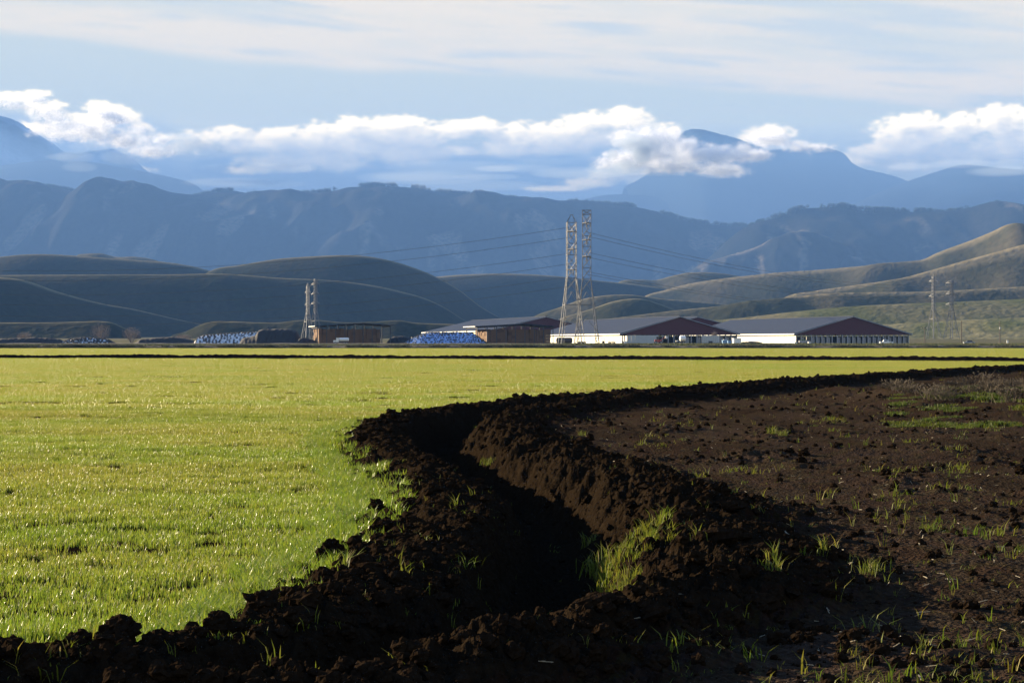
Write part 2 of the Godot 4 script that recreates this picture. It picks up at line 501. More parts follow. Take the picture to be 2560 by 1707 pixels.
# ---------------------------------------------------------------- hills
func hill(called: String, label: String, crest: Array, d0: float, d1: float, steep: float, base: float, material: Material, relief: float, rf: Vector2, cols: int, rows: int, sd: int, tints: Array, jag := 0.0) -> MeshInstance3D:
	var nz1 := fnl(sd, 1.0, 2 if called == "hill" else 4)
	var nz2 := fnl(sd + 1, 1.0, 1 if called == "hill" else 3)
	var pts := []
	for p in crest: pts.append(Vector2(p[0], p[1]))
	var u0: float = pts[0].x
	var u1: float = pts[-1].x
	var nr := rows + 7
	var v := PackedVector3Array()
	var c := PackedColorArray()
	v.resize((cols + 1) * nr)
	c.resize((cols + 1) * nr)
	for i in cols + 1:
		var t := float(i) / cols
		var u := lerpf(u0, u1, t)
		var far := lerpf(d0, d1, t)
		var x := (u - 1280.0) / F * far
		var vv := curve_at(pts, u)
		var spike := 0.0
		if jag > 0.0: spike = jag * (0.5 + nz1.get_noise_2d(u * 0.35, 5.0)) * far / F
		var top := EYE - (vv - 853.5) / F * far
		var low := base
		var tall := maxf(top - low, 1.0)
		var wide := tall / steep * 1.57 + 12.0
		for j in nr:
			var y := 0.0
			var zz := 0.0
			var s := 0.0
			if j < rows:
				s = 1.0 - float(j) / (rows - 1)
				zz = far - wide * s
				y = low + tall * (0.5 + 0.5 * cos(PI * s))
				var m := sin(PI * pow(s, 0.75))
				var g := nz1.get_noise_2d(x * rf.x, zz * rf.y)
				y += spike * maxf(0.0, 1.0 - s * 14.0)
				var spur := 1.0 - 2.0 * absf(nz2.get_noise_2d(x * rf.x * 0.6 + 9.0, zz * rf.y * 0.5))
				y += relief * tall * m * (0.55 * g + 0.45 * (spur - 0.55))
			else:
				s = float(j - rows + 1) / 7.0
				zz = far + wide * 1.1 * s
				y = low + tall * (0.5 + 0.5 * cos(PI * s)) - 2.0 * s
			v[i * nr + j] = Vector3(x, y, -zz)
			var q := clampf(0.5 + 0.9 * nz2.get_noise_2d(x * rf.x * 1.7 + 3.0, zz * rf.y * 1.7), 0.0, 1.0)
			var col := (tints[0] as Color).lerp(tints[1], q)
			if tints.size() > 3: col = col.lerp(tints[3], sstep(0.20, 0.42, nz1.get_noise_2d(x * rf.x * 2.2 + 70.0, zz * rf.y * 1.5)) * sstep(0.0, 0.25, s))  # pale patches: sunlit bare grass put into the vertex colour
			if tints.size() > 2 and s < 0.12: col = col.lerp(tints[2], sstep(0.12, 0.03, s))  # paints a pale tan rim along the crest, as if backlit
			c[i * nr + j] = col
	var n := PackedVector3Array()
	n.resize(v.size())
	for i in cols + 1:
		for j in nr:
			var a := v[mini(i + 1, cols) * nr + j] - v[maxi(i - 1, 0) * nr + j]
			var b := v[i * nr + mini(j + 1, nr - 1)] - v[i * nr + maxi(j - 1, 0)]
			n[i * nr + j] = a.cross(b).normalized()
	var idx := PackedInt32Array()
	for i in cols:
		for j in nr - 1:
			var a := i * nr + j
			idx.append_array([a, a + 1, a + nr + 1, a, a + nr + 1, a + nr])
	var arr := []
	arr.resize(Mesh.ARRAY_MAX)
	arr[Mesh.ARRAY_VERTEX] = v; arr[Mesh.ARRAY_NORMAL] = n; arr[Mesh.ARRAY_COLOR] = c; arr[Mesh.ARRAY_INDEX] = idx
	var me := ArrayMesh.new()
	me.add_surface_from_arrays(Mesh.PRIMITIVE_TRIANGLES, arr)
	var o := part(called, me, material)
	tag(o, label, "mountain" if called.begins_with("mountain") else "hill", "", "structure")
	return o

func far_tree(sd: int) -> ArrayMesh:
	var r := RandomNumberGenerator.new()
	r.seed = sd
	var s := Shape.new()
	s.bar(Vector3(0, -0.6, 0), Vector3(0, 0.45, 0), 0.05, 0.03)
	for k in 46:
		var d := Vector3(r.randfn(), r.randfn() * 0.8, r.randfn()) * 0.26
		var p := Vector3(0, 0.42, 0) + d.limit_length(0.55)
		var a := Vector3(r.randfn(), r.randfn(), r.randfn()).normalized() * 0.13
		var b := a.cross(Vector3(r.randfn(), r.randfn(), r.randfn())).normalized() * 0.13
		s.tri(p + a, p + b, p - a - b)
	return s.mesh()

func crest_trees(called: String, label: String, crest: Array, d0: float, d1: float, count: int, sd: int, size: float, sink: float) -> void:
	var r := RandomNumberGenerator.new()
	r.seed = sd
	var nz := fnl(sd, 0.012, 2)
	var pts := []
	for p in crest: pts.append(Vector2(p[0], p[1]))
	var where := []
	var tries := 0
	while where.size() < count and tries < count * 8:
		tries += 1
		var t := r.randf()
		var u := lerpf(pts[0].x, pts[-1].x, t)
		if nz.get_noise_1d(u) + 0.45 < r.randf() * 0.9: continue
		var far := lerpf(d0, d1, t)
		var p := spot(u, curve_at(pts, u), far)
		var h := size * r.randf_range(0.3, 1.1)
		var back := r.randf_range(-30.0, 6.0)
		p += Vector3(0, h * 0.15 - sink - absf(back) * 0.12, -back)
		where.append(Transform3D(Basis(Vector3.UP, r.randf() * TAU).scaled(Vector3(h * r.randf_range(0.7, 1.2), h, h)), p))
	var o := scatter(called, far_tree(sd), mats.far_tree, where, [])
	tag(o, label, "trees")

func build_hills() -> void:
	var g := [Color(0.06, 0.062, 0.032), Color(0.115, 0.10, 0.06), Color(0.22, 0.185, 0.115)]  # third colour: the backlit crest rim, painted in
	var left_g := [Color(0.022, 0.030, 0.017), Color(0.040, 0.040, 0.023), Color(0.24, 0.20, 0.11)]  # third colour again stands in for light catching the crest
	var oak := [Color(0.012, 0.017, 0.014), Color(0.034, 0.032, 0.023), Color(0.02, 0.025, 0.018), Color(0.20, 0.165, 0.11)]  # last colour: patches of bare grass painted as if in sun
	var pine := [Color(0.018, 0.03, 0.034), Color(0.032, 0.045, 0.05)]
	var H: Material = mats.hill
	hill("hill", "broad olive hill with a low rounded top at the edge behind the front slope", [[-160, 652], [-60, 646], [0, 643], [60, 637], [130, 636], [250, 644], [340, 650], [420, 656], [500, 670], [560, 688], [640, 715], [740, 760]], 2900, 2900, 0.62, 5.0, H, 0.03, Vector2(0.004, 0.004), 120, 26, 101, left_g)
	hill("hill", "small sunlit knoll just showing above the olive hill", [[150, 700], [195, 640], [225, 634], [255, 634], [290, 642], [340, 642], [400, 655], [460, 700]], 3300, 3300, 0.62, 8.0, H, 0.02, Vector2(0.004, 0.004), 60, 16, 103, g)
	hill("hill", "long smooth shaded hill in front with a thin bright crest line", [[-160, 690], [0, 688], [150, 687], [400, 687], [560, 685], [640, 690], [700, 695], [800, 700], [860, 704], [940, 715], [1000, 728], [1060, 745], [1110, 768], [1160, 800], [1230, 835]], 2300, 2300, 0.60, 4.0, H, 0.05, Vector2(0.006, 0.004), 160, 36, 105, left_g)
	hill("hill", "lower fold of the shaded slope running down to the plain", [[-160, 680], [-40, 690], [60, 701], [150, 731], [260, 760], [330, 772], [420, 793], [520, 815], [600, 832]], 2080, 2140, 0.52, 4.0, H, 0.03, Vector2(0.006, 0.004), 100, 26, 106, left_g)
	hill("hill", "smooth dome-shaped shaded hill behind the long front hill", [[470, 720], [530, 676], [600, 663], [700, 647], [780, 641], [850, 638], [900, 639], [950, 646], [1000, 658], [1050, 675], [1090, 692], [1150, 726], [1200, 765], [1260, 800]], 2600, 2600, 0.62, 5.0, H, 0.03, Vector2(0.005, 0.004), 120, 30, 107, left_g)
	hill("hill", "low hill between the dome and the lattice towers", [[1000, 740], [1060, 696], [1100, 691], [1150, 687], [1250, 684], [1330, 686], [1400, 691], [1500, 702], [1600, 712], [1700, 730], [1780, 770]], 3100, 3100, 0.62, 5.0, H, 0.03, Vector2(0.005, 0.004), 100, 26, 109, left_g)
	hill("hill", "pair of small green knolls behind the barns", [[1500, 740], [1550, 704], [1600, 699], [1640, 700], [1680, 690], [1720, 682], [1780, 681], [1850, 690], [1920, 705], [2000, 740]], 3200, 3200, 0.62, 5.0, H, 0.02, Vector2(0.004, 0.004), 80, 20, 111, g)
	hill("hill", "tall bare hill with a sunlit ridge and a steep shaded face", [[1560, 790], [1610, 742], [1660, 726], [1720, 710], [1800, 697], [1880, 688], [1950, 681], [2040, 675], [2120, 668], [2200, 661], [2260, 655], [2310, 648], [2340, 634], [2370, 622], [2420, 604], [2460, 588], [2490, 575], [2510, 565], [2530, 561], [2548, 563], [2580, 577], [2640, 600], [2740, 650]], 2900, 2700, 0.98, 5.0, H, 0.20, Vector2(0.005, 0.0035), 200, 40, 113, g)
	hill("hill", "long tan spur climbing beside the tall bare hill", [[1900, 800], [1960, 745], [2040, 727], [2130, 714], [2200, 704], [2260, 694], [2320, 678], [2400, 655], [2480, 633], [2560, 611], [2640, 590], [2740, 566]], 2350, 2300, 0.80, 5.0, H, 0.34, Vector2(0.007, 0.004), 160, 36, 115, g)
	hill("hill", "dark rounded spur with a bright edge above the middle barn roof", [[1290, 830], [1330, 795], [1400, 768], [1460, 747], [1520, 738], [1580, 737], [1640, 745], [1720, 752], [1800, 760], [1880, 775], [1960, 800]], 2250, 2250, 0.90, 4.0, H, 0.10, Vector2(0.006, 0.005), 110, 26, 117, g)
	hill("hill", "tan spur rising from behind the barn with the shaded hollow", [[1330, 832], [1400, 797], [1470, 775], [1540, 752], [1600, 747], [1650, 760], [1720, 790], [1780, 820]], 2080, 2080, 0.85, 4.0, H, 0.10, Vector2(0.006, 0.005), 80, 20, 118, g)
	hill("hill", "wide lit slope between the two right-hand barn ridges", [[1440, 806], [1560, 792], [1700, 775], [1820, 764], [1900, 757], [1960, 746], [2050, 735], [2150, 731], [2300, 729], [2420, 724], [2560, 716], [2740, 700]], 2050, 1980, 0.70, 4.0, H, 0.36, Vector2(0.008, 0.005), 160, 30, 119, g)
	hill("hill", "low green foothill behind the largest barn and the small towers", [[1560, 815], [1700, 806], [1840, 796], [1960, 782], [2080, 770], [2200, 762], [2330, 757], [2450, 752], [2560, 747], [2740, 738]], 1820, 1750, 0.36, 3.0, H, 0.12, Vector2(0.008, 0.006), 140, 26, 121, [Color(0.11, 0.118, 0.05), Color(0.20, 0.175, 0.095)])
	hill("hill", "lowest grassy bank at the foot of the hills behind the utility poles", [[1980, 838], [2100, 826], [2200, 812], [2320, 806], [2430, 799], [2560, 794], [2740, 786]], 1620, 1580, 0.30, 2.5, H, 0.10, Vector2(0.01, 0.008), 110, 20, 123, [Color(0.13, 0.14, 0.058), Color(0.23, 0.205, 0.11)])
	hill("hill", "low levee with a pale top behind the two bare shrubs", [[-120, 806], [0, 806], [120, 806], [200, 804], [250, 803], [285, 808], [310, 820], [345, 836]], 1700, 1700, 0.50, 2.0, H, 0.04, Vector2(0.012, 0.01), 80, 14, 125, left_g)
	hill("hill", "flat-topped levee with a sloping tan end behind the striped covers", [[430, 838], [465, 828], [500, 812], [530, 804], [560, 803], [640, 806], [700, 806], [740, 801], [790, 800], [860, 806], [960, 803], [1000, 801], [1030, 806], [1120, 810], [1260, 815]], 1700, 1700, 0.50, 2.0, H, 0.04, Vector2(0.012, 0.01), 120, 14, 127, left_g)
	var R1 := [[-160, 474], [-60, 470], [0, 468], [60, 470], [100, 467], [160, 475], [200, 482], [260, 472], [300, 471], [350, 479], [400, 490], [440, 499], [480, 496], [540, 481], [580, 478], [640, 487], [720, 487], [800, 483], [860, 474], [900, 467], [960, 466], [1040, 471], [1100, 481], [1200, 491], [1300, 501], [1390, 513], [1440, 507], [1500, 512], [1600, 520], [1660, 535], [1720, 554], [1800, 564], [1860, 568], [1960, 590], [2080, 650]]
	var R2 := [[1600, 740], [1690, 695], [1760, 655], [1810, 618], [1850, 585], [1888, 564], [1920, 550], [1960, 538], [1990, 526], [2060, 519], [2110, 518], [2150, 526], [2200, 528], [2300, 531], [2380, 532], [2420, 525], [2460, 516], [2510, 514], [2560, 527], [2640, 540], [2740, 560]]
	hill("mountain_ridge", "long blue wooded ridge with pale patches painted as bare sunlit gullies behind the towers", R1, 7400, 7000, 0.50, 40.0, mats.ridge, 0.34, Vector2(0.0020, 0.0011), 520, 60, 131, oak, 1.5)
	hill("mountain_ridge", "second blue wooded ridge with a pale spur above the barn roofs", R2, 6300, 6000, 0.50, 35.0, mats.ridge, 0.34, Vector2(0.0022, 0.0012), 320, 54, 133, oak, 1.5)
	hill("mountain_ridge", "lower spur of the second ridge with a bare crest painted pale as if sunlit, climbing to the upper slope", [[1690, 720], [1740, 672], [1775, 655], [1810, 643], [1840, 634], [1880, 622], [1930, 602], [1965, 588], [2000, 580], [2060, 592], [2130, 625], [2220, 690]], 5650, 5800, 0.75, 30.0, mats.ridge, 0.26, Vector2(0.004, 0.002), 160, 30, 135, [oak[0], oak[1], Color(0.26, 0.21, 0.14), oak[3]], 1.5)  # third colour paints sunlight along this crest
	crest_trees("treeline", "scattered oaks along the crest of the long blue ridge", R1, 7400, 7000, 1700, 141, 15.0, 1.0)
	crest_trees("treeline", "scattered oaks along the crest of the second blue ridge", R2, 6300, 6000, 900, 142, 13.0, 1.0)
	hill("mountain", "hazy blue mountain flank reaching into the right clouds", [[2020, 560], [2120, 519], [2200, 481], [2290, 447], [2340, 432], [2380, 423], [2440, 426], [2560, 432], [2700, 425], [2800, 440]], 8900, 8900, 0.50, 50.0, mats.mountain, 0.14, Vector2(0.0014, 0.0010), 200, 50, 151, pine, 1.5)
	hill("mountain", "large hazy blue mountain with a long level top under the small white cloud", [[1000, 590], [1250, 530], [1500, 495], [1650, 478], [1740, 455], [1790, 420], [1840, 394], [1900, 380], [1990, 378], [2050, 377], [2085, 384], [2108, 404], [2150, 426], [2220, 442], [2300, 470], [2400, 540]], 10600, 10600, 0.60, 50.0, mats.mountain, 0.12, Vector2(0.0013, 0.0009), 460, 50, 153, pine, 3.0)
	hill("mountain", "dark forested crest breaking through the cloud bank above the big mountain", [[1560, 470], [1640, 420], [1680, 372], [1705, 336], [1725, 327], [1760, 328], [1800, 337], [1848, 349], [1890, 366], [1960, 400], [2040, 440]], 10950, 10950, 0.60, 50.0, mats.mountain, 0.10, Vector2(0.0013, 0.0009), 160, 40, 159, pine, 3.0)
	hill("mountain", "pale snow-streaked peak cut off by the edge of the frame", [[-220, 300], [-80, 284], [0, 293], [30, 300], [55, 312], [80, 330], [110, 347], [135, 362], [155, 379], [190, 386], [225, 381], [255, 379], [282, 377], [300, 384], [330, 400], [380, 440], [460, 490]], 10900, 10900, 0.60, 50.0, mats.snow, 0.16, Vector2(0.0018, 0.0013), 300, 50, 155, [Color(0.05, 0.07, 0.08), Color(0.90, 0.92, 0.95)], 3.0)
	hill("mountain", "faint hazy foothill below the snow-streaked peak", [[-200, 440], [0, 415], [120, 405], [220, 410], [330, 428], [400, 442], [450, 452], [490, 464], [512, 482], [560, 520]], 9300, 9300, 0.55, 50.0, mats.mountain, 0.10, Vector2(0.0010, 0.0008), 160, 40, 157, pine, 1.5)

# ---------------------------------------------------------------- clouds
func puff(sd: int) -> ArrayMesh:
	var r := RandomNumberGenerator.new()
	r.seed = sd
	var s := Shape.new()
	for k in 320:
		var p := Vector3(r.randfn(), r.randfn(), r.randfn()) * 0.40
		var a := Vector3(r.randfn(), r.randfn(), r.randfn()).normalized()
		var b := a.cross(Vector3(r.randfn(), r.randfn(), r.randfn())).normalized()
		var w := r.randf_range(0.025, 0.05)
		s.tri(p + a * w, p + b * w - a * w * 0.5, p - b * w - a * w * 0.5)
	return s.mesh()

func cloud(label: String, far: float, blobs: Array, sd: int, fill := 1.0) -> void:
	var r := RandomNumberGenerator.new()
	r.seed = sd
	var nz := fnl(sd, 0.02, 3)
	var k := far / F
	var where := []
	for b in blobs:
		var c := spot(b[0], b[1], far)
		var rx: float = b[2] * k
		var ry: float = b[3] * k
		var rz := minf((rx + ry) * 0.5, ry * 1.6)
		c.z += r.randf_range(-0.4, 0.4) * rz
		var n := int(fill * (b[2] * b[3]) / 44.0) + 4
		for i in n:
			var d := Vector3(r.randfn(), r.randfn(), r.randfn()).normalized()
			var bump := 1.0 + 0.7 * nz.get_noise_3d(b[0] + d.x * 40.0, b[1] + d.y * 40.0, d.z * 40.0)
			var q := pow(r.randf(), 0.5) * bump
			var p := Vector3(d.x * rx, d.y * ry, d.z * rz) * q
			if p.y < 0.0: p.y *= 0.7
			var size := k * r.randf_range(11.0, 20.0) * (1.3 - 0.55 * q)
			where.append(Transform3D(Basis.from_euler(Vector3(r.randf() * TAU, r.randf() * TAU, 0)).scaled(Vector3(1.3, 0.85, 1.3) * size), c + p))
	var o := scatter("cloud", puff(sd), mats.cloud, where, [])
	tag(o, label, "cloud")

func build_clouds() -> void:
	for c in CLOUDS:                # those that drift before the mountains; the others stand behind every range, in the sky itself
		if c[3] in [215, 207, 211]: cloud(c[0], c[1], c[2], c[3], c[4])

func mist(label: String, u: float, v: float, ru: float, rv: float, far: float, tau: float, count: int, sd: int) -> void:
	var r := RandomNumberGenerator.new()
	r.seed = sd
	var k := far / F
	var t := thing("cloud_mist", label, "mist", spot(u, v, far))
	t.set_meta("kind", "stuff")
	for i in count:
		var d := Vector3(r.randf_range(-1, 1), r.randfn() * 0.45, r.randf_range(-1, 1))
		var w := ru * r.randf_range(0.22, 0.45) * k * (1.0 - 0.4 * absf(d.x))
		var h := rv * r.randf_range(0.30, 0.60) * k * (1.0 - 0.4 * absf(d.x))
		var o := FogVolume.new()
		o.name = "mist_bank"
		o.shape = RenderingServer.FOG_VOLUME_SHAPE_ELLIPSOID
		o.size = Vector3(2.0 * w, 2.0 * h, 2.0 * w)
		var fm := FogMaterial.new()
		fm.density = tau / (2.0 * w)
		fm.albedo = lin(0.72, 0.84, 0.96)
		o.material = fm
		t.add_child(o, true)
		o.position = Vector3(d.x * ru, d.y * rv, d.z * ru * 0.4) * k

func build_mist() -> void:
	var o := FogVolume.new()
	o.name = "valley_haze"
	o.shape = RenderingServer.FOG_VOLUME_SHAPE_BOX
	o.size = Vector3(9400, 1000, 10300)
	var fm := FogMaterial.new()
	fm.density = 0.000066
	fm.albedo = lin(0.155, 0.325, 0.72)
	o.material = fm
	add_child(o, true)
	o.position = Vector3(0, 280, -1500 - 5150)
	tag(o, "blue winter haze filling the valley over the foothills and mountains", "haze", "", "stuff")
	o = FogVolume.new()
	o.name = "mountain_haze"
	o.shape = RenderingServer.FOG_VOLUME_SHAPE_BOX
	o.size = Vector3(9000, 860, 1350)
	fm = FogMaterial.new()
	fm.density = 0.00062
	fm.albedo = lin(0.20, 0.345, 0.64)
	o.material = fm
	add_child(o, true)
	o.position = Vector3(0, 305, -8050)
	tag(o, "denser pale blue haze lying before the far mountains", "haze", "", "stuff")
	mist("soft grey-blue mist hanging below the snow-streaked peak", 330, 375, 190, 45, 7900, 0.45, 10, 221)
	mist("flat blue-grey mist under the long heaped cloud", 950, 428, 520, 26, 6600, 0.3, 8, 222)
	mist("shaded mist spilling from the bulky cloud over the mountain top", 1625, 378, 105, 46, 6700, 0.8, 9, 223)
	mist("thin mist beneath the bulky cloud and the ragged wisp", 1480, 425, 330, 26, 6900, 0.35, 8, 224)
	mist("pale mist round the foot of the big bright cumulus", 2450, 415, 260, 26, 7000, 0.3, 7, 225)

# ---------------------------------------------------------------- grass
func grass_patch(size: float, count: int, short: float, tall: float, width: float, sd: int, bend := 0.45, simple := false) -> ArrayMesh:
	var r := RandomNumberGenerator.new()
	r.seed = sd
	var s := Shape.new()
	for k in count:
		var p := Vector3((r.randf() - 0.5) * size, -0.015, (r.randf() - 0.5) * size)
		if bend > 0.7: p = Vector3(r.randfn() * size * 0.26, -0.015, r.randfn() * size * 0.26)
		var turn := r.randf() * TAU
		var out := Vector3(cos(turn), 0, sin(turn))
		var side := out.cross(Vector3.UP).rotated(Vector3.UP, r.randf_range(-0.5, 0.5))
		var h := r.randf_range(short, tall)
		var lean := r.randf_range(0.05, bend) * h
		var w := width * r.randf_range(0.7, 1.2) * 0.5
		var dry := r.randf()
		var col := Color(0.175, 0.225, 0.026).lerp(Color(0.31, 0.285, 0.055), dry * dry)
		if r.randf() < 0.04: col = Color(0.30, 0.25, 0.12)
		var m := p + Vector3(0, h * 0.62, 0) + out * lean * 0.35
		var t := p + Vector3(0, h * r.randf_range(0.8, 1.0), 0) + out * lean
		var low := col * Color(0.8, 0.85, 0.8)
		if simple:
			s.tri(p - side * w, p + side * w, t, col)
		else:
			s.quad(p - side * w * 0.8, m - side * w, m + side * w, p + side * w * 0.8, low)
			s.tri(m - side * w, t, m + side * w, col)
	return s.mesh()

func field_tint(x: float, far: float) -> Color:
	var a := n_patch.get_noise_2d(x * 0.30 + 5.0, far * 0.55)
	var b := n_wave.get_noise_2d(x * 0.10 + 60.0, far * 0.35)
	var dry := clampf(0.5 + 0.9 * a + 0.5 * b, 0.0, 1.0)
	var lush := sstep(-7.0, -1.0, x) * sstep(44.0, 26.0, far)
	dry = clampf(dry + 0.22 * sstep(25.0, 90.0, far) - 0.5 * lush, 0.0, 1.0)
	return Color(0.82, 1.0, 0.65).lerp(Color(1.09, 1.0, 0.98), dry)

func sow(called: String, label: String, meshes: Array, step: float, z0: float, z1: float, gap: float, sd: int) -> void:
	var r := RandomNumberGenerator.new()
	r.seed = sd
	var where := []
	var tints := []
	for m in meshes:
		where.append([])
		tints.append([])
	var z := z0
	while z < z1:
		var right := minf(0.25 * z + 2.0, curve_at(edge_line, z) + 1.0 if z < 185.0 else 1e9)
		var x := -0.25 * z - 3.0
		while x < right:
			var px := x + r.randf_range(-0.5, 0.5) * step
			var pz := z + r.randf_range(-0.5, 0.5) * step
			x += step
			var d := off_edge(px, pz) + 0.26 * n_edge.get_noise_2d(px, pz) if pz < 185.0 else -9.0
			if d > -gap: continue
			var bare := n_soft.get_noise_2d(px * 0.55 + 80.0, pz * 0.9) + 0.5 * n_patch.get_noise_2d(px + 10.0, pz * 2.0)
			if pz < 70.0 and bare < -0.74: continue
			var k := r.randi() % meshes.size()
			var h := r.randf_range(0.85, 1.15) * (1.0 + 0.25 * n_wave.get_noise_2d(px * 0.6, pz))
			if pz < 70.0: h *= clampf(0.75 + (bare + 0.66) * 1.6, 0.6, 1.0)
			where[k].append(Transform3D(Basis(Vector3.UP, r.randf() * TAU).scaled(Vector3(1, h, 1)), Vector3(px, field_y(px, pz), -pz)))
			tints[k].append(field_tint(px, pz))
		z += step
	for k in meshes.size():
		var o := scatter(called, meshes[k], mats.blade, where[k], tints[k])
		tag(o, label, "grass")

func build_grass() -> void:
	var near := []
	for k in 4: near.append(grass_patch(0.42, 340, 0.04, 0.088, 0.0048, 401 + k))
	sow("wheat_grass", "dense young green wheat glistening beside the ditch", near, 0.34, 10.0, 52.0, 0.16, 411)
	var mid := []
	for k in 3: mid.append(grass_patch(1.2, 1100, 0.05, 0.10, 0.009, 421 + k, 0.45, true))
	sow("wheat_grass", "young wheat across the middle of the field", mid, 0.95, 52.0, 172.0, 0.5, 431)
	var far := []
	for k in 3: far.append(grass_patch(4.4, 1500, 0.08, 0.15, 0.035, 441 + k, 0.45, true))
	sow("wheat_grass", "far young wheat up to the weedy bank", far, 3.5, 172.0, 500.0, 1.0, 451)
	# a ragged fringe at the very edge of the soil
	var tuft := []
	for k in 4: tuft.append(grass_patch(0.09, 11, 0.06, 0.15, 0.0065, 461 + k, 0.8))
	var r := RandomNumberGenerator.new()
	r.seed = 471
	var where := [[], [], [], []]
	var tints := [[], [], [], []]
	for i in 60000:
		var far_ := 10.0 + 70.0 * pow(r.randf(), 1.7)
		var x := curve_at(edge_line, far_) + r.randf_range(-0.8, 1.2)
		var d := off_edge(x, far_) + 0.26 * n_edge.get_noise_2d(x, far_)
		if absf(x) > 0.25 * far_ + 1.0 or d > 0.25 or d < -0.45: continue
		if d > -0.12 and r.randf() > 0.22 * (0.4 + sstep(-0.2, 0.5, n_patch.get_noise_2d(x * 2.0, far_))): continue
		var k := r.randi() % 4
		var h := r.randf_range(0.6, 1.15)
		where[k].append(Transform3D(Basis(Vector3.UP, r.randf() * TAU).scaled(Vector3(h, h, h)), Vector3(x, soil_y(x, far_) - 0.01, -far_)))
		tints[k].append(Color(0.80, 1.0, 0.55).lerp(field_tint(x, far_), 0.4))
	for k in 4:
		var o := scatter("grass_fringe", tuft[k], mats.blade, where[k], tints[k])
		tag(o, "ragged grass fringe along the spoil bank", "grass")
	# thin volunteer grass on the banks and the bare ground
	tuft = [grass_patch(0.05, 3, 0.05, 0.13, 0.006, 481, 1.3), grass_patch(0.14, 7, 0.03, 0.10, 0.006, 482, 1.3), grass_patch(0.03, 4, 0.07, 0.16, 0.0055, 483, 0.9), grass_patch(0.18, 18, 0.03, 0.13, 0.006, 484, 1.1)]
	where = [[], [], [], []]
	tints = [[], [], [], []]
	for i in 42000:
		var far_ := 9.0 + 110.0 * pow(r.randf(), 1.9)
		var x := (r.randf() * 2.0 - 1.0) * (0.25 * far_ + 0.6)
		var d := off_edge(x, far_)
		if d < 0.2: continue
		var p := 0.0
		if d < 1.3: p = 0.16 * (1.0 + 2.5 * n_patch.get_noise_2d(x * 1.5, far_ * 0.7)) * sstep(34.0, 14.0, far_)
		elif d < 2.15: p = 0.02
		elif d < 3.4: p = 0.045
		else:
			p = 0.06 + 0.7 * sstep(0.22, 0.55, n_patch.get_noise_2d(x * 1.3 + 17.0, far_ * 0.8)) + 0.16 * sstep(12.5, 10.0, far_) * sstep(0.9, 1.6, x) + 0.05 * sstep(20.0, 12.0, far_) * sstep(1.0, 2.5, x)
		if r.randf() > p: continue
		var k := r.randi() % 3 if r.randf() < 0.8 else 3
		var h := (0.25 + 0.95 * pow(r.randf(), 2.4)) * (1.1 if d > 3.4 else 0.95)
		where[k].append(Transform3D(Basis(Vector3.UP, r.randf() * TAU).scaled(Vector3(h * 1.3, h, h * 1.3)), Vector3(x, soil_y(x, far_) - 0.008, -far_)))
		tints[k].append(Color(0.75, 0.95, 0.75).lerp(Color(1.2, 1.0, 0.8), r.randf()))
	for k in 4:
		var o := scatter("sparse_grass", tuft[k], mats.weed_blade, where[k], tints[k])
		tag(o, "thin volunteer grass on the ploughed ground", "grass")

# ---------------------------------------------------------------- banks across the field
func bank(called: String, label: String, category: String, line: Array, half: float, tall: float, rough: float, material: Material, step: float, sd: int, sit := 0.0) -> MeshInstance3D:
	var nz := fnl(sd, 1.0, 4)
	var pts := []                # (x, far) with rising x
	for p in line: pts.append(Vector2(p[0], p[1]))
	var x: float = pts[0].x
	var sec := [[-1.0, -0.25], [-0.72, 0.22], [-0.42, 0.72], [-0.15, 0.97], [0.12, 1.0], [0.4, 0.75], [0.72, 0.25], [1.0, -0.25]]
	var v := PackedVector3Array()
	var n := PackedVector3Array()
	var m := sec.size()
	while x <= pts[-1].x:
		var far := curve_at(pts, x)
		var big := 1.0 + 0.35 * nz.get_noise_2d(x * 0.08, 3.0)
		for k in m:
			var q: Array = sec[k]
			var z: float = far - q[0] * half * -1.0
			var lump := nz.get_noise_2d(x * 1.6 / maxf(half, 0.4), q[0] * 2.0 + 9.0)
			var y: float = rise(far) + sit + tall * big * q[1] + rough * lump * sstep(-0.3, 0.5, q[1])
			v.append(Vector3(x, y, -z))
		x += step
	var rows := v.size() / m
	n.resize(v.size())
	var idx := PackedInt32Array()
	for i in rows:
		for k in m:
			var a := v[mini(i + 1, rows - 1) * m + k] - v[maxi(i - 1, 0) * m + k]
			var b := v[i * m + mini(k + 1, m - 1)] - v[i * m + maxi(k - 1, 0)]
			n[i * m + k] = a.cross(b).normalized()
			if i < rows - 1 and k < m - 1:
				var c := i * m + k
				idx.append_array([c, c + 1, c + m + 1, c, c + m + 1, c + m])
	var arr := []
	arr.resize(Mesh.ARRAY_MAX)
	arr[Mesh.ARRAY_VERTEX] = v; arr[Mesh.ARRAY_NORMAL] = n; arr[Mesh.ARRAY_INDEX] = idx
	var me := ArrayMesh.new()
	me.add_surface_from_arrays(Mesh.PRIMITIVE_TRIANGLES, arr)
	var o := part(called, me, material)
	tag(o, label, category, "", "structure")
	return o

func weed_tuft(sd: int, count: int, w: float) -> ArrayMesh:
	var r := RandomNumberGenerator.new()
	r.seed = sd
	var s := Shape.new()
	for k in count:
		var p := Vector3(r.randfn() * 0.3, -0.1, r.randfn() * 0.3)
		var t := p + Vector3(r.randfn() * 0.3, r.randf_range(0.4, 1.1), r.randfn() * 0.3)
		var side := Vector3(r.randfn(), 0, r.randfn()).normalized() * w
		var col := Color(0.10, 0.085, 0.05).lerp(Color(0.05, 0.06, 0.025), r.randf())
		s.tri(p - side, t, p + side, col)
		s.tri(p.lerp(t, 0.5), p.lerp(t, 0.6) + side * 2.5 + Vector3(0, 0.16, 0), p.lerp(t, 0.75), col)
	return s.mesh()

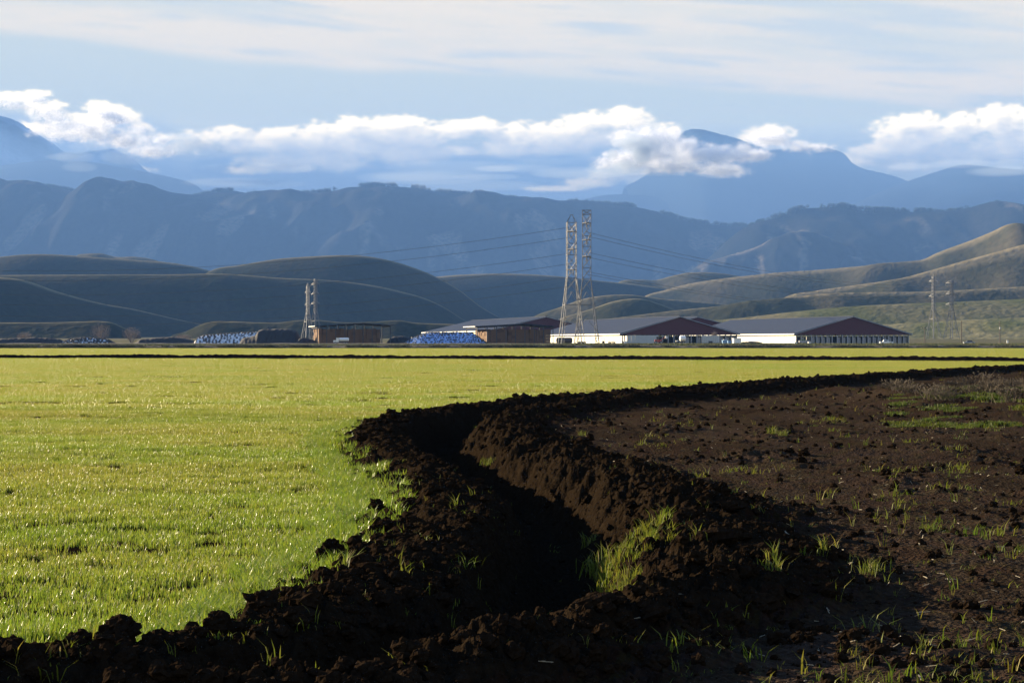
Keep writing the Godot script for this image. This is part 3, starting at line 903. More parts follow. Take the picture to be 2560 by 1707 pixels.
func build_banks() -> void:
	bank("soil_ridge", "low black ridge of ploughed earth drawn straight across the wheat", "soil bank", [[-120, 206], [-48, 205], [0, 190], [40, 172], [80, 158]], 1.0, 0.36, 0.12, mats.soil, 0.16, 501)
	bank("weedy_bank", "low dark weedy bank along the far end of the wheat", "bank", [[-300, 508], [300, 504]], 2.6, 0.55, 0.22, mats.weed_bank, 0.6, 503)
	bank("road_bank", "raised dirt road in front of the dairy yard", "road", [[-500, 748], [0, 742], [500, 736]], 7.0, 0.42, 0.06, mats.road, 2.0, 505, 0.05)
	var r := RandomNumberGenerator.new()
	r.seed = 507
	var tuft := weed_tuft(508, 60, 0.025)
	var where := []
	var tints := []
	for i in 5200:
		var x := r.randf_range(-150, 150)
		var far := 505.5 + r.randfn() * 1.6
		var clump := n_patch.get_noise_2d(x * 0.25, 3.0)
		if clump + 0.35 < r.randf() * 0.8: continue
		var h := r.randf_range(0.25, 0.7) * (1.0 + 0.7 * clump)
		where.append(Transform3D(Basis(Vector3.UP, r.randf() * TAU).scaled(Vector3(0.9, h, 0.9)), Vector3(x, 0.25 + r.randf() * 0.15, -far)))
		tints.append(Color(1, 1, 1).lerp(Color(0.7, 0.8, 0.6), r.randf()))
	var o := scatter("weeds", tuft, mats.dry_weed, where, tints)
	tag(o, "dark weeds growing along the far bank of the wheat", "weeds")
	where = []
	tints = []
	for i in 6500:
		var x := r.randf_range(-230, 230)
		var far := r.randf_range(560, 736)
		if r.randf() < 0.35: far = 733.0 + r.randfn() * 3.0
		var h := r.randf_range(0.2, 0.55)
		if x > 15.0: h *= 1.5
		where.append(Transform3D(Basis(Vector3.UP, r.randf() * TAU).scaled(Vector3(1.2, h, 1.2)), Vector3(x, rise(far), -far)))
		tints.append(Color(1.6, 1.5, 1.0).lerp(Color(1.3, 1.7, 0.7), r.randf()))
	o = scatter("weeds", tuft, mats.dry_weed, where, tints)
	tag(o, "tan weeds and stubble before the dirt road", "weeds")

# ---------------------------------------------------------------- dairy yard
func barn(label: String, u: float, far: float, wide: float, deep: float, bays: int, open_from: float, half_wall: bool, sd: int, eave := 4.35, ridge := 11.1) -> void:
	var r := RandomNumberGenerator.new()
	r.seed = sd
	var floor_y := rise(far)
	var t := thing("barn", label, "barn", Vector3((u - 1280.0) / F * far, floor_y, -far), 0.197)
	var w := wide * 0.5
	var slope := (ridge - eave) / w
	# roof: two slabs with eaves that overhang
	for side in [-1.0, 1.0]:
		var s := Shape.new()
		var e := w + 1.0
		var ye := eave - slope * 1.0
		var z0 := 0.8
		var z1 := -deep - 0.8
		var a := Vector3(side * e, ye + 0.28, z0)
		var b := Vector3(0, ridge + 0.28, z0)
		var c := Vector3(0, ridge + 0.28, z1)
		var d := Vector3(side * e, ye + 0.28, z1)
		var dn := Vector3(0, -0.25, 0)
		if side > 0.0:
			s.quad(a, b, c, d); s.quad(a + dn, d + dn, c + dn, b + dn)
		else:
			s.quad(a, d, c, b); s.quad(a + dn, b + dn, c + dn, d + dn)
		s.quad(a + dn, a, b, b + dn); s.quad(d, d + dn, c + dn, c)
		part("roof_slope", s.mesh(), mats.grey_roof, t)
	piece("roof_ridge", Vector3(0.7, 0.22, deep + 1.7), Vector3(0, ridge + 0.36, -deep * 0.5), mats.grey_roof, t)
	piece("eave_fascia", Vector3(0.14, 0.45, deep + 1.6), Vector3(-w - 1.08, eave - slope - 0.02, -deep * 0.5), mats.white_steel, t)
	piece("eave_fascia", Vector3(0.14, 0.45, deep + 1.6), Vector3(w + 1.08, eave - slope - 0.02, -deep * 0.5), mats.white_steel, t)
	for z in [0.0, -deep]:
		var s := Shape.new()
		var th := 0.12
		var zz: float = z
		var low := eave - 0.55
		var p := [Vector3(-w, low, 0), Vector3(-w, eave, 0), Vector3(0, ridge, 0), Vector3(w, eave, 0), Vector3(w, low, 0)]
		var f := Vector3(0, 0, zz + th)
		var k := Vector3(0, 0, zz - th)
		s.tri(p[1] + f, p[2] + f, p[3] + f); s.quad(p[0] + f, p[1] + f, p[3] + f, p[4] + f)
		s.tri(p[3] + k, p[2] + k, p[1] + k); s.quad(p[4] + k, p[3] + k, p[1] + k, p[0] + k)
		s.quad(p[0] + f, p[4] + f, p[4] + k, p[0] + k)
		part("gable", s.mesh(), mats.red_gable, t)
		# barge boards along the gable's two edges
		for side in [-1.0, 1.0]:
			var g := Shape.new()
			var a := Vector3(side * (w + 0.9), eave - slope * 0.9 - 0.12, zz + (0.95 if zz == 0.0 else -0.95))
			var b := Vector3(0, ridge - 0.02 + 0.12, a.z)
			g.bar(a, b, 0.16)
			part("barge_board", g.mesh(), mats.grey_steel, t)
	# long walls: a pale curtain, with an open strip and posts under the eave
	for side in [-1.0, 1.0]:
		piece("curtain_wall", Vector3(0.18, eave - 1.0, deep), Vector3(side * w, (eave - 1.0) * 0.5, -deep * 0.5), mats.curtain, t)
		for k in int(deep / 8.0) + 1:
			piece("wall_post", Vector3(0.24, eave - 0.1, 0.24), Vector3(side * (w - 0.26), (eave - 0.1) * 0.5, -minf(k * 8.0, deep - 0.2) - 0.1), mats.dark_steel, t)
	# the gable end below the red sheet: posts, with grey panels in some bays
	var bay := wide / bays
	for k in bays + 1:
		var x := -w + k * bay
		x = clampf(x, -w + 0.2, w - 0.2)
		piece("post", Vector3(0.42, eave - 0.6, 0.3), Vector3(x, (eave - 0.6) * 0.5, -0.2), mats.grey_steel, t)
		if k < bays and float(k) / bays > open_from and float(k) / bays < 0.98 and r.randf() < 0.85:
			piece("panel", Vector3(bay * 0.52, eave - 1.5, 0.06), Vector3(x + bay * 0.5, (eave - 1.5) * 0.5, -1.2), mats.grey_steel, t)
			piece("daylight_strip", Vector3(bay * 0.5, 0.4, 0.05), Vector3(x + bay * 0.5, eave - 0.95, -1.25), mats.white_steel, t)  # solid white strip painted as daylight showing above the panel
	if half_wall:
		for k in 8:
			piece("wall_panel", Vector3(wide * 0.27 / 8.0 - 0.05, eave - 0.75, 0.1), Vector3(-w + 2.2 + (k + 0.5) * wide * 0.27 / 8.0, (eave - 0.75) * 0.5, 0.15), mats.box_wall, t)
	for k in 3:
		var x := w * (-0.5 + 0.5 * k)
		for q in 5:
			piece("inner_post", Vector3(0.3, lerpf(eave, ridge, 1.0 - absf(x) / w), 0.3), Vector3(x, lerpf(eave, ridge, 1.0 - absf(x) / w) * 0.5, -12.0 - q * 32.0), mats.dark_steel, t)
	piece("floor", Vector3(wide - 0.6, 0.12, deep - 0.6), Vector3(0, 0.05, -deep * 0.5), mats.silage, t)

func hay_barn(label: String, u0: float, u1: float, peak: float, far: float, r0: float, r1: float, roof_v: Vector3, lit: Material, sd: int) -> void:
	# u0..u1: the stack of bales; r0..r1: the roof, its eaves and peak at the heights in roof_v
	var r := RandomNumberGenerator.new()
	r.seed = sd
	var k := far / F
	var y0 := rise(far)
	var mid := (u0 + u1) * 0.5
	var t := thing("hay_barn", label, "barn", Vector3((mid - 1280.0) * k, y0, -far), 0.17)
	var y := func(v): return EYE - (v - 853.5) * k - y0
	var xl := (r0 - mid) * k
	var xr := (r1 - mid) * k
	var xp := (peak - mid) * k
	var deep := 26.0
	for side in 2:
		var s := Shape.new()
		var a := Vector3(xl, y.call(roof_v.x), 1.5)
		var b := Vector3(xp, y.call(roof_v.y), 1.5)
		if side == 1:
			a = b
			b = Vector3(xr, y.call(roof_v.z), 1.5)
		var back := Vector3(0, 0, -deep - 3.0)
		var up := Vector3(0, 0.22, 0)
		s.quad(a, a + up, b + up, b); s.quad(a + up, a + up + back, b + up + back, b + up); s.quad(a, b, b + back, a + back)
		s.quad(a + back, b + back, b + up + back, a + up + back)
		if side == 0: s.quad(a, a + back, a + back + up, a + up)
		else: s.quad(b, b + up, b + back + up, b + back)
		part("roof_slope", s.mesh(), mats.grey_roof, t)
	var g := Shape.new()
	g.box(Vector3(xl, y.call(roof_v.x) + 0.1, -deep * 0.5), Vector3(0.16, 0.24, deep + 3.2))
	part("eave_fascia", g.mesh(), mats.white_steel, t)
	for i in 9:
		var x := lerpf(xl + 1.0, xr - 1.0, i / 8.0)
		var top: float = lerpf(y.call(roof_v.x), y.call(roof_v.y), (x - xl) / (xp - xl)) if x < xp else lerpf(y.call(roof_v.y), y.call(roof_v.z), (x - xp) / (xr - xp))
		for z in [0.9, -deep]:
			piece("post", Vector3(0.26, top, 0.26), Vector3(x, top * 0.5, z), mats.dark_steel, t)
		piece("truss", Vector3(0.12, 0.5, deep), Vector3(x, top - 0.28, -deep * 0.5), mats.dark_steel, t)
	# the stack: big bales, each one a block of its own
	var w := (u1 - u0) * k
	var n := int(w / 1.25)
	var tall: float = y.call(maxf(roof_v.x, roof_v.z) + 6.0)
	var rows := 5
	var forms := []
	for q in 4:
		var s := Shape.new()
		s.box(Vector3(0, 0, 0), Vector3(w / n * 0.985, tall / rows * 0.985, 2.4), Basis.IDENTITY.rotated(Vector3.UP, 0.02 * q - 0.03), Color.WHITE, 0.97)
		forms.append(s.mesh())
	for i in n:
		var sag := r.randf_range(-0.25, 0.1)
		var lean := r.randf_range(-0.03, 0.03)
		var front := 0.35 * sin(i * 0.9) + r.randf_range(-0.4, 0.3)
		for j in rows:
			var b := part("bale", forms[r.randi() % 4], lit if r.randf() < 0.88 else mats.old_hay, t)
			b.position = Vector3(-w * 0.5 + (i + 0.5) * w / n + lean * j * 2.0, (j + 0.5) * tall / rows + (sag if j == rows - 1 else 0.0), -1.6 + front * (0.5 + 0.12 * j))
	for i in 10:                # the stack's flank, running back
		for j in rows:
			var b := part("bale", forms[r.randi() % 4], lit, t)
			b.position = Vector3(-w * 0.5 + 0.7 + r.randf_range(-0.25, 0.25), (j + 0.5) * tall / rows, -4.0 - i * 2.3)
	piece("stack_core", Vector3(w - 2.6, tall - 0.5, deep - 6.0), Vector3(0, (tall - 0.5) * 0.5, -deep * 0.5 - 0.6), mats.old_hay, t)

func heap(called: String, label: String, category: String, pts: Array, far: float, deep: float, material: Material, rough: float, sd: int) -> MeshInstance3D:
	# a mound whose outline passes through (u, v) points, with real depth
	var nz := fnl(sd, 0.35, 3)
	var k := far / F
	var line := []
	for p in pts: line.append(Vector2(p[0], p[1]))
	var mid: float = (line[0].x + line[-1].x) * 0.5
	var y0 := rise(far) - 0.15
	var cols := 64
	var rows := 18
	var v := PackedVector3Array()
	var n := PackedVector3Array()
	for i in cols + 1:
		var u := lerpf(line[0].x, line[-1].x, float(i) / cols)
		var a := 0
		while a < line.size() - 2 and line[a + 1].x < u: a += 1
		var vv := lerpf(line[a].y, line[a + 1].y, (u - line[a].x) / (line[a + 1].x - line[a].x))
		var tall := maxf(0.05, EYE - (vv - 853.5) * k - y0)
		for j in rows + 1:
			var s := float(j) / rows * 2.0 - 1.0
			var h := tall * clampf(1.6 * (1.0 - absf(s)), 0.0, 1.0)
			h = lerpf(h, tall * (0.5 + 0.5 * cos(PI * s)), 0.45)
			var x := (u - mid) * k
			v.append(Vector3(x, h + rough * nz.get_noise_2d(x * 2.0, s * 8.0) * minf(1.0, tall * 0.5), -s * deep * 0.5 * (0.55 + 0.45 * minf(1.0, tall / 3.0))))
	n.resize(v.size())
	var idx := PackedInt32Array()
	var m := rows + 1
	for i in cols + 1:
		for j in m:
			var a := v[mini(i + 1, cols) * m + j] - v[maxi(i - 1, 0) * m + j]
			var b := v[i * m + mini(j + 1, rows)] - v[i * m + maxi(j - 1, 0)]
			n[i * m + j] = a.cross(b).normalized()
			if i < cols and j < rows:
				var c := i * m + j
				idx.append_array([c, c + 1, c + m + 1, c, c + m + 1, c + m])
	var arr := []
	arr.resize(Mesh.ARRAY_MAX)
	arr[Mesh.ARRAY_VERTEX] = v; arr[Mesh.ARRAY_NORMAL] = n; arr[Mesh.ARRAY_INDEX] = idx
	var me := ArrayMesh.new()
	me.add_surface_from_arrays(Mesh.PRIMITIVE_TRIANGLES, arr)
	var o := part(called, me, material)
	o.position = Vector3((mid - 1280.0) * k, y0, -far)
	tag(o, label, category)
	return o

func ring(r0: float, r1: float) -> ArrayMesh:
	var s := Shape.new()
	var pts := []
	for k in 7: pts.append(Vector2(sin(TAU * k / 6.0) * r1, r0 + cos(TAU * k / 6.0) * r1))
	s.lathe(Vector3.ZERO, Vector3.UP, pts, 10)
	return s.mesh()

func tyres_on(o: MeshInstance3D, every: float, size: float, rows: bool, sd: int) -> void:
	var r := RandomNumberGenerator.new()
	r.seed = sd
	var a: Array = o.mesh.surface_get_arrays(0)
	var v: PackedVector3Array = a[Mesh.ARRAY_VERTEX]
	var n: PackedVector3Array = a[Mesh.ARRAY_NORMAL]
	var where := []
	for i in 65:
		for j in 19:
			if rows and i % 3 != 0: continue
			if r.randf() > every: continue
			var q := i * 19 + j
			var p := v[q] + Vector3(r.randf_range(-0.4, 0.4), 0, r.randf_range(-0.4, 0.4)) + n[q] * 0.08
			var up := n[q]
			var sd_ := up.cross(Vector3(0.3, 0.2, 1)).normalized()
			where.append(Transform3D(Basis(sd_, up, sd_.cross(up)).scaled(Vector3.ONE * size * r.randf_range(0.8, 1.2)), p))
	scatter("tyre_weights", ring(0.36, 0.15), mats.tyre, where, [], o)

func build_yard() -> void:
	barn("long dairy barn half hidden behind the dark hay barn", 1365, 1075, 57.0, 203, 20, 2.0, false, 601, 5.6, 12.2)
	barn("long dairy barn with a dark red gable and a white box trailer before it", 1700, 900, 48.8, 170, 20, 0.52, true, 602)
	barn("long dairy barn with a dark red gable, the one nearest the small lattice towers", 2133, 898, 48.5, 170, 22, 0.02, false, 603)
	barn("dairy barn of which only a strip of red gable shows behind the middle barn", 1744, 1075, 57.0, 150, 20, 2.0, false, 604, 5.6, 12.1)
	hay_barn("open hay barn with an orange sunlit stack of bales and a white tanker before it", 797, 951, 905, 800, 786, 982, Vector3(816, 808.5, 814), mats.hay, 611)
	hay_barn("open hay barn with a dark stack of bales in front of the first dairy barn", 1216, 1378, 1312, 800, 1185, 1390, Vector3(817, 810, 816.5), mats.hay, 612)
	var o := heap("covered_silage_heap", "blue-white plastic covered silage heap dotted with old tyres", "silage heap", [[1006, 858], [1030, 846], [1058, 834], [1075, 831.5], [1120, 831], [1176, 831], [1186, 836], [1202, 848], [1218, 858]], 790, 20.0, mats.blue_film, 0.25, 621)
	tyres_on(o, 0.85, 0.6, false, 622)
	o = heap("covered_silage_heap", "long plastic covered heap striped by rows of tyres", "silage heap", [[486, 856], [494, 842], [512, 838], [545, 835], [600, 832], [645, 829.5], [660, 832], [668, 858]], 830, 16.0, mats.white_film, 0.15, 623)
	tyres_on(o, 1.0, 0.9, true, 624)
	o = heap("covered_silage_heap", "flat plastic covered heap at the foot of the bare shrub", "silage heap", [[150, 858], [162, 851], [190, 846], [205, 844], [240, 845], [268, 849], [284, 858]], 840, 16.0, mats.white_film, 0.2, 625)
	tyres_on(o, 0.5, 0.9, false, 626)
	heap("silage_heap", "tall black silage heap with a cut flat top beside the striped cover", "silage heap", [[600, 857], [606, 846], [640, 838], [646, 826], [655, 823], [700, 822], [725, 823], [742, 828], [748, 842], [756, 857]], 815, 18.0, mats.silage, 0.35, 627)
	heap("silage_heap", "low black heap against the foot of the first hay barn", "silage heap", [[738, 858], [748, 846], [760, 843], [775, 848], [788, 852], [796, 858]], 806, 10.0, mats.silage, 0.3, 628)
	heap("silage_heap", "long low black heap left of the striped cover", "silage heap", [[338, 857], [350, 848], [390, 844], [430, 842], [455, 845], [480, 850], [494, 857]], 840, 14.0, mats.silage, 0.2, 629)
	heap("silage_heap", "ragged black heap at the far end of the dirt road", "silage heap", [[-60, 857], [-20, 848], [30, 846], [80, 843], [105, 845], [150, 848], [158, 857]], 840, 14.0, mats.silage, 0.4, 630)
	heap("silage_heap", "black rounded heap between the first hay barn and the blue cover", "silage heap", [[965, 858], [975, 846], [985, 841], [1010, 840], [1024, 843], [1034, 849], [1044, 858]], 820, 12.0, mats.silage, 0.3, 631)
	heap("silage_heap", "small dark heap in front of the long white wall of the third barn", "silage heap", [[1846, 860], [1855, 855], [1870, 854], [1884, 853], [1900, 855], [1915, 860]], 850, 6.0, mats.silage, 0.3, 632)
	# small open shed beside the blue heap
	var t := thing("shed", "small grey flat-roofed shed beside the blue covered heap", "shed", Vector3((1041 - 1280) / F * 860, rise(860), -860.0), 0.1)
	piece("wall", Vector3(3.9, 2.3, 3.0), Vector3(0, 1.6, 0), mats.box_wall, t)
	piece("roof", Vector3(4.3, 0.25, 3.4), Vector3(0, 2.9, 0), mats.grey_roof, t)
	for x in [-1.8, 1.8]: piece("leg", Vector3(0.2, 0.5, 0.2), Vector3(x, 0.25, 1.2), mats.dark_steel, t)

func at_px(u: float, far: float) -> Vector3:
	return Vector3((u - 1280.0) / F * far, rise(far) + 0.02, -far)

func tank(t: Node3D, called: String, at: Vector3, length: float, r: float, material: Material, axis := Vector3.RIGHT) -> MeshInstance3D:
	var s := Shape.new()
	var h := length * 0.5
	s.lathe(at, axis, [Vector2(-h - r * 0.25, 0.0), Vector2(-h - r * 0.2, r * 0.55), Vector2(-h, r * 0.92), Vector2(-h + 0.1, r), Vector2(h - 0.1, r), Vector2(h, r * 0.92), Vector2(h + r * 0.2, r * 0.55), Vector2(h + r * 0.25, 0.0)], 20)
	return part(called, s.mesh(), material, t)

func build_vehicles() -> void:
	# lengthways is local x here; wheels turn about local z, so they are built along z
	var t := thing("tanker_truck", "white tanker truck parked before the orange hay stack", "truck", at_px(853, 770), 0.05)
	tank(t, "tank", Vector3(0.9, 1.75, 0), 3.2, 0.62, mats.white_paint)
	piece("chassis", Vector3(5.2, 0.25, 0.9), Vector3(-0.1, 0.75, 0), mats.dark_steel, t)
	piece("cab", Vector3(0.9, 1.5, 1.9), Vector3(-1.35, 1.6, 0), mats.white_paint, t)
	piece("bonnet", Vector3(1.0, 0.75, 1.7), Vector3(-2.3, 1.15, 0), mats.white_paint, t)
	piece("windscreen", Vector3(0.06, 0.6, 1.6), Vector3(-1.83, 1.95, 0), mats.glass_dark, t)
	for x in [-2.1, 1.0, 1.9]:
		for z in [-0.85, 0.85]: wheel_z(t, Vector3(x, 0.5, z), 0.5)
	t = thing("pickup", "white pickup parked in front of the third barn", "pickup", at_px(2217, 830), 0.0)
	piece("body", Vector3(5.0, 0.55, 1.8), Vector3(0, 0.75, 0), mats.white_paint, t)
	var c := Shape.new()
	c.box(Vector3(-0.3, 1.33, 0), Vector3(2.1, 0.65, 1.65), Basis.IDENTITY, Color.WHITE, 0.72)
	part("cab", c.mesh(), mats.white_paint, t)
	piece("side_window", Vector3(1.25, 0.36, 0.04), Vector3(-0.3, 1.33, 0.80), mats.glass_dark, t, Basis(Vector3.RIGHT, -0.33))
	for x in [-1.55, 1.55]:
		for z in [-0.8, 0.8]: wheel_z(t, Vector3(x, 0.36, z), 0.36)
	t = thing("car", "pale small car parked beyond the third barn by the utility poles", "car", at_px(2424, 820), 0.0)
	piece("body", Vector3(4.2, 0.6, 1.7), Vector3(0, 0.6, 0), mats.grey_steel, t)
	c = Shape.new()
	c.box(Vector3(0.1, 1.15, 0), Vector3(2.4, 0.55, 1.5), Basis.IDENTITY, Color.WHITE, 0.7)
	part("cabin", c.mesh(), mats.glass_dark, t)
	for x in [-1.35, 1.35]:
		for z in [-0.75, 0.75]: wheel_z(t, Vector3(x, 0.33, z), 0.33)
	t = thing("box_trailer", "white box trailer in front of the middle barn", "trailer", at_px(1777, 845), -0.25)
	piece("box", Vector3(6.3, 2.75, 2.4), Vector3(0, 1.95, 0), mats.box_wall, t)
	piece("front_wall", Vector3(0.12, 2.7, 2.36), Vector3(-3.22, 1.95, 0), mats.white_paint, t)
	for k in 9: piece("wall_rib", Vector3(0.07, 2.7, 0.06), Vector3(-2.9 + k * 0.72, 1.95, 1.22), mats.grey_steel, t)
	piece("cooling_unit", Vector3(1.5, 0.9, 0.5), Vector3(0.25, 0.8, 1.5), mats.dark_steel, t)
	for x in [1.2, 2.2]:
		for z in [-0.95, 0.95]: wheel_z(t, Vector3(x, 0.48, z), 0.48)
	t = thing("tank_trailer", "white rounded tank on a two-wheeled trailer before the middle barn", "tank trailer", at_px(1707, 850), 0.1)
	tank(t, "tank", Vector3(0, 2.2, 0), 1.9, 1.12, mats.white_paint)
	piece("frame", Vector3(3.6, 0.2, 1.0), Vector3(-0.4, 1.0, 0), mats.dark_steel, t)
	piece("pump_box", Vector3(0.9, 0.5, 0.7), Vector3(-2.2, 1.25, 0), mats.white_paint, t)
	for z in [-0.8, 0.8]: wheel_z(t, Vector3(0.2, 0.55, z), 0.55)
	t = thing("loader", "red farm loader with a lifted arm before the middle barn", "loader", at_px(1646, 858), 0.0)
	piece("body", Vector3(2.8, 1.1, 1.6), Vector3(0, 1.3, 0), mats.red_paint, t)
	piece("cab", Vector3(1.1, 1.2, 1.4), Vector3(-0.2, 2.4, 0), mats.glass_dark, t)
	piece("arm", Vector3(2.6, 0.25, 0.25), Vector3(2.0, 2.3, 0.5), mats.red_paint, t, Basis(Vector3.BACK, 0.5))
	piece("bucket", Vector3(0.8, 0.9, 1.9), Vector3(3.1, 2.7, 0), mats.white_paint, t)
	for x in [-1.0, 1.1]:
		for z in [-0.8, 0.8]: wheel_z(t, Vector3(x, 0.65, z), 0.65)
	t = thing("tractor", "dark green tractor at the open end of the third barn", "tractor", at_px(2018, 862), 0.0)
	piece("bonnet", Vector3(2.0, 0.8, 0.9), Vector3(-1.3, 1.35, 0), mats.green_paint, t)
	piece("cab", Vector3(1.4, 1.5, 1.5), Vector3(0.5, 2.2, 0), mats.glass_dark, t)
	piece("cab_roof", Vector3(1.6, 0.18, 1.6), Vector3(0.5, 3.05, 0), mats.green_paint, t)
	for z in [-0.85, 0.85]:
		wheel_z(t, Vector3(0.7, 0.85, z), 0.85, 0.45)
		wheel_z(t, Vector3(-1.9, 0.55, z), 0.55)
	t = thing("livestock_trailer", "low grey trailer beside the green tractor", "trailer", at_px(2012, 846), 0.0)
	piece("bed", Vector3(4.2, 0.8, 1.9), Vector3(0, 1.05, 0), mats.grey_steel, t)
	for z in [-0.8, 0.8]: wheel_z(t, Vector3(0.5, 0.42, z), 0.42)
	t = thing("shed", "small white block shed at the corner of the third barn's pale wall", "shed", at_px(1842, 862), 0.2)
	piece("wall", Vector3(3.0, 2.2, 2.6), Vector3(0, 1.1, 0), mats.white_paint, t)
	piece("roof", Vector3(3.3, 0.16, 2.9), Vector3(0, 2.28, 0), mats.white_steel, t)
	t = thing("skip", "blue steel skip beside the white box trailer", "skip", at_px(1812, 850), 0.1)
	c = Shape.new()
	c.box(Vector3(0, 0.9, 0), Vector3(1.9, 1.5, 1.8), Basis(Vector3.RIGHT, PI), Color.WHITE, 0.8)
	part("tub", c.mesh(), mats.blue_paint, t)
	piece("tipped_load", Vector3(1.3, 0.25, 1.1), Vector3(0.2, 1.72, 0), mats.white_paint, t)
	t = thing("skip", "smaller pale blue skip, the far one of two", "skip", at_px(1824, 853), 0.1)
	c = Shape.new()
	c.box(Vector3(0, 0.75, 0), Vector3(1.4, 1.3, 1.5), Basis(Vector3.RIGHT, PI), Color.WHITE, 0.8)
	part("tub", c.mesh(), mats.blue_paint, t)
	t = thing("fuel_tank", "dark brown cylinder tank on its side under the tall towers", "tank", at_px(1411, 790), 0.12)
	tank(t, "shell", Vector3(0, 1.45, 0), 5.4, 1.05, mats.rust_tank)
	for x in [-1.8, 1.8]: piece("cradle", Vector3(0.3, 0.7, 1.9), Vector3(x, 0.35, 0), mats.timber, t)
	t = thing("spray_tank", "white round tank standing before the grey panels of the middle barn", "tank", at_px(1564, 852), 1.5)
	tank(t, "shell", Vector3(0, 0.75, 0), 0.9, 0.62, mats.white_paint)
	piece("cradle", Vector3(1.0, 0.3, 0.9), Vector3(0, 0.15, 0), mats.dark_steel, t)
	# machinery in front of the pale wall, right of the towers
	t = thing("canopy_implement", "dark implement with a flat canopy on legs before the pale wall", "implement", at_px(1501, 850), 0.0)
	piece("canopy", Vector3(3.6, 0.16, 1.8), Vector3(0, 2.3, 0), mats.dark_steel, t)
	for x in [-1.6, 0.3, 1.6]: piece("leg", Vector3(0.12, 2.25, 0.12), Vector3(x, 1.12, 0.6), mats.dark_steel, t)
	piece("engine", Vector3(1.0, 1.1, 0.9), Vector3(1.2, 0.75, 0), mats.tyre, t)
	t = thing("harrow", "dark folded harrow standing before the pale wall", "implement", at_px(1530, 852), 0.0)
	piece("frame", Vector3(3.0, 0.25, 1.2), Vector3(0, 0.75, 0), mats.dark_steel, t)
	for k in 6: piece("tine", Vector3(0.2, 1.3 + 0.5 * sin(k * 2.1), 0.3), Vector3(-1.3 + k * 0.5, 0.75, 0), mats.tyre, t, Basis(Vector3.BACK, 0.12 * sin(k * 3.0)))
	for x in [-0.8, 0.9]: wheel_z(t, Vector3(x, 0.4, 0.6), 0.4)
	t = thing("feed_trough", "pair of dark troughs in the weeds under the tall towers", "trough", at_px(1454, 800), 0.0)
	piece("tub", Vector3(3.2, 0.9, 1.2), Vector3(0, 0.5, 0), mats.tyre, t)
	piece("rail", Vector3(3.3, 0.1, 0.1), Vector3(0, 1.0, 0.6), mats.dark_steel, t)
	for q in [[1990, 740, 0.9, "single white marker box lying in the weeds before the third barn"], [2024, 742, 1.0, "white marker box on the dirt road before the third barn"]]:
		t = thing("marker_box", q[3], "box", at_px(q[0], q[1]) + Vector3(0, 0.35, 0), 0.3)
		piece("body", Vector3(0.9, 0.5, 0.5), Vector3(0, 0.3, 0), mats.white_paint, t)
		piece("lid", Vector3(0.96, 0.07, 0.56), Vector3(0, 0.585, 0), mats.white_steel, t)
	t = thing("marker_post", "white post standing alone by the pole nearest the edge", "post", at_px(2520, 800), 0.0)
	piece("shaft", Vector3(0.5, 1.4, 0.5), Vector3(0, 0.7, 0), mats.white_paint, t)
	piece("cap", Vector3(0.6, 0.12, 0.6), Vector3(0, 1.46, 0), mats.white_steel, t)

func wheel_z(t: Node3D, at: Vector3, r: float, w := 0.3) -> void:
	var s := Shape.new()
	s.lathe(at, Vector3.BACK, [Vector2(-w * 0.5, 0.0), Vector2(-w * 0.5, r * 0.85), Vector2(-w * 0.3, r), Vector2(w * 0.3, r), Vector2(w * 0.5, r * 0.85), Vector2(w * 0.5, 0.0)], 14)
	var o := part("wheel", s.mesh(), mats.tyre, t)
	var g := Shape.new()
	g.lathe(at, Vector3.BACK, [Vector2(-w * 0.54, 0.0), Vector2(-w * 0.54, r * 0.5), Vector2(w * 0.54, r * 0.5), Vector2(w * 0.54, 0.0)], 10)
	part("rim", g.mesh(), mats.grey_steel, o)

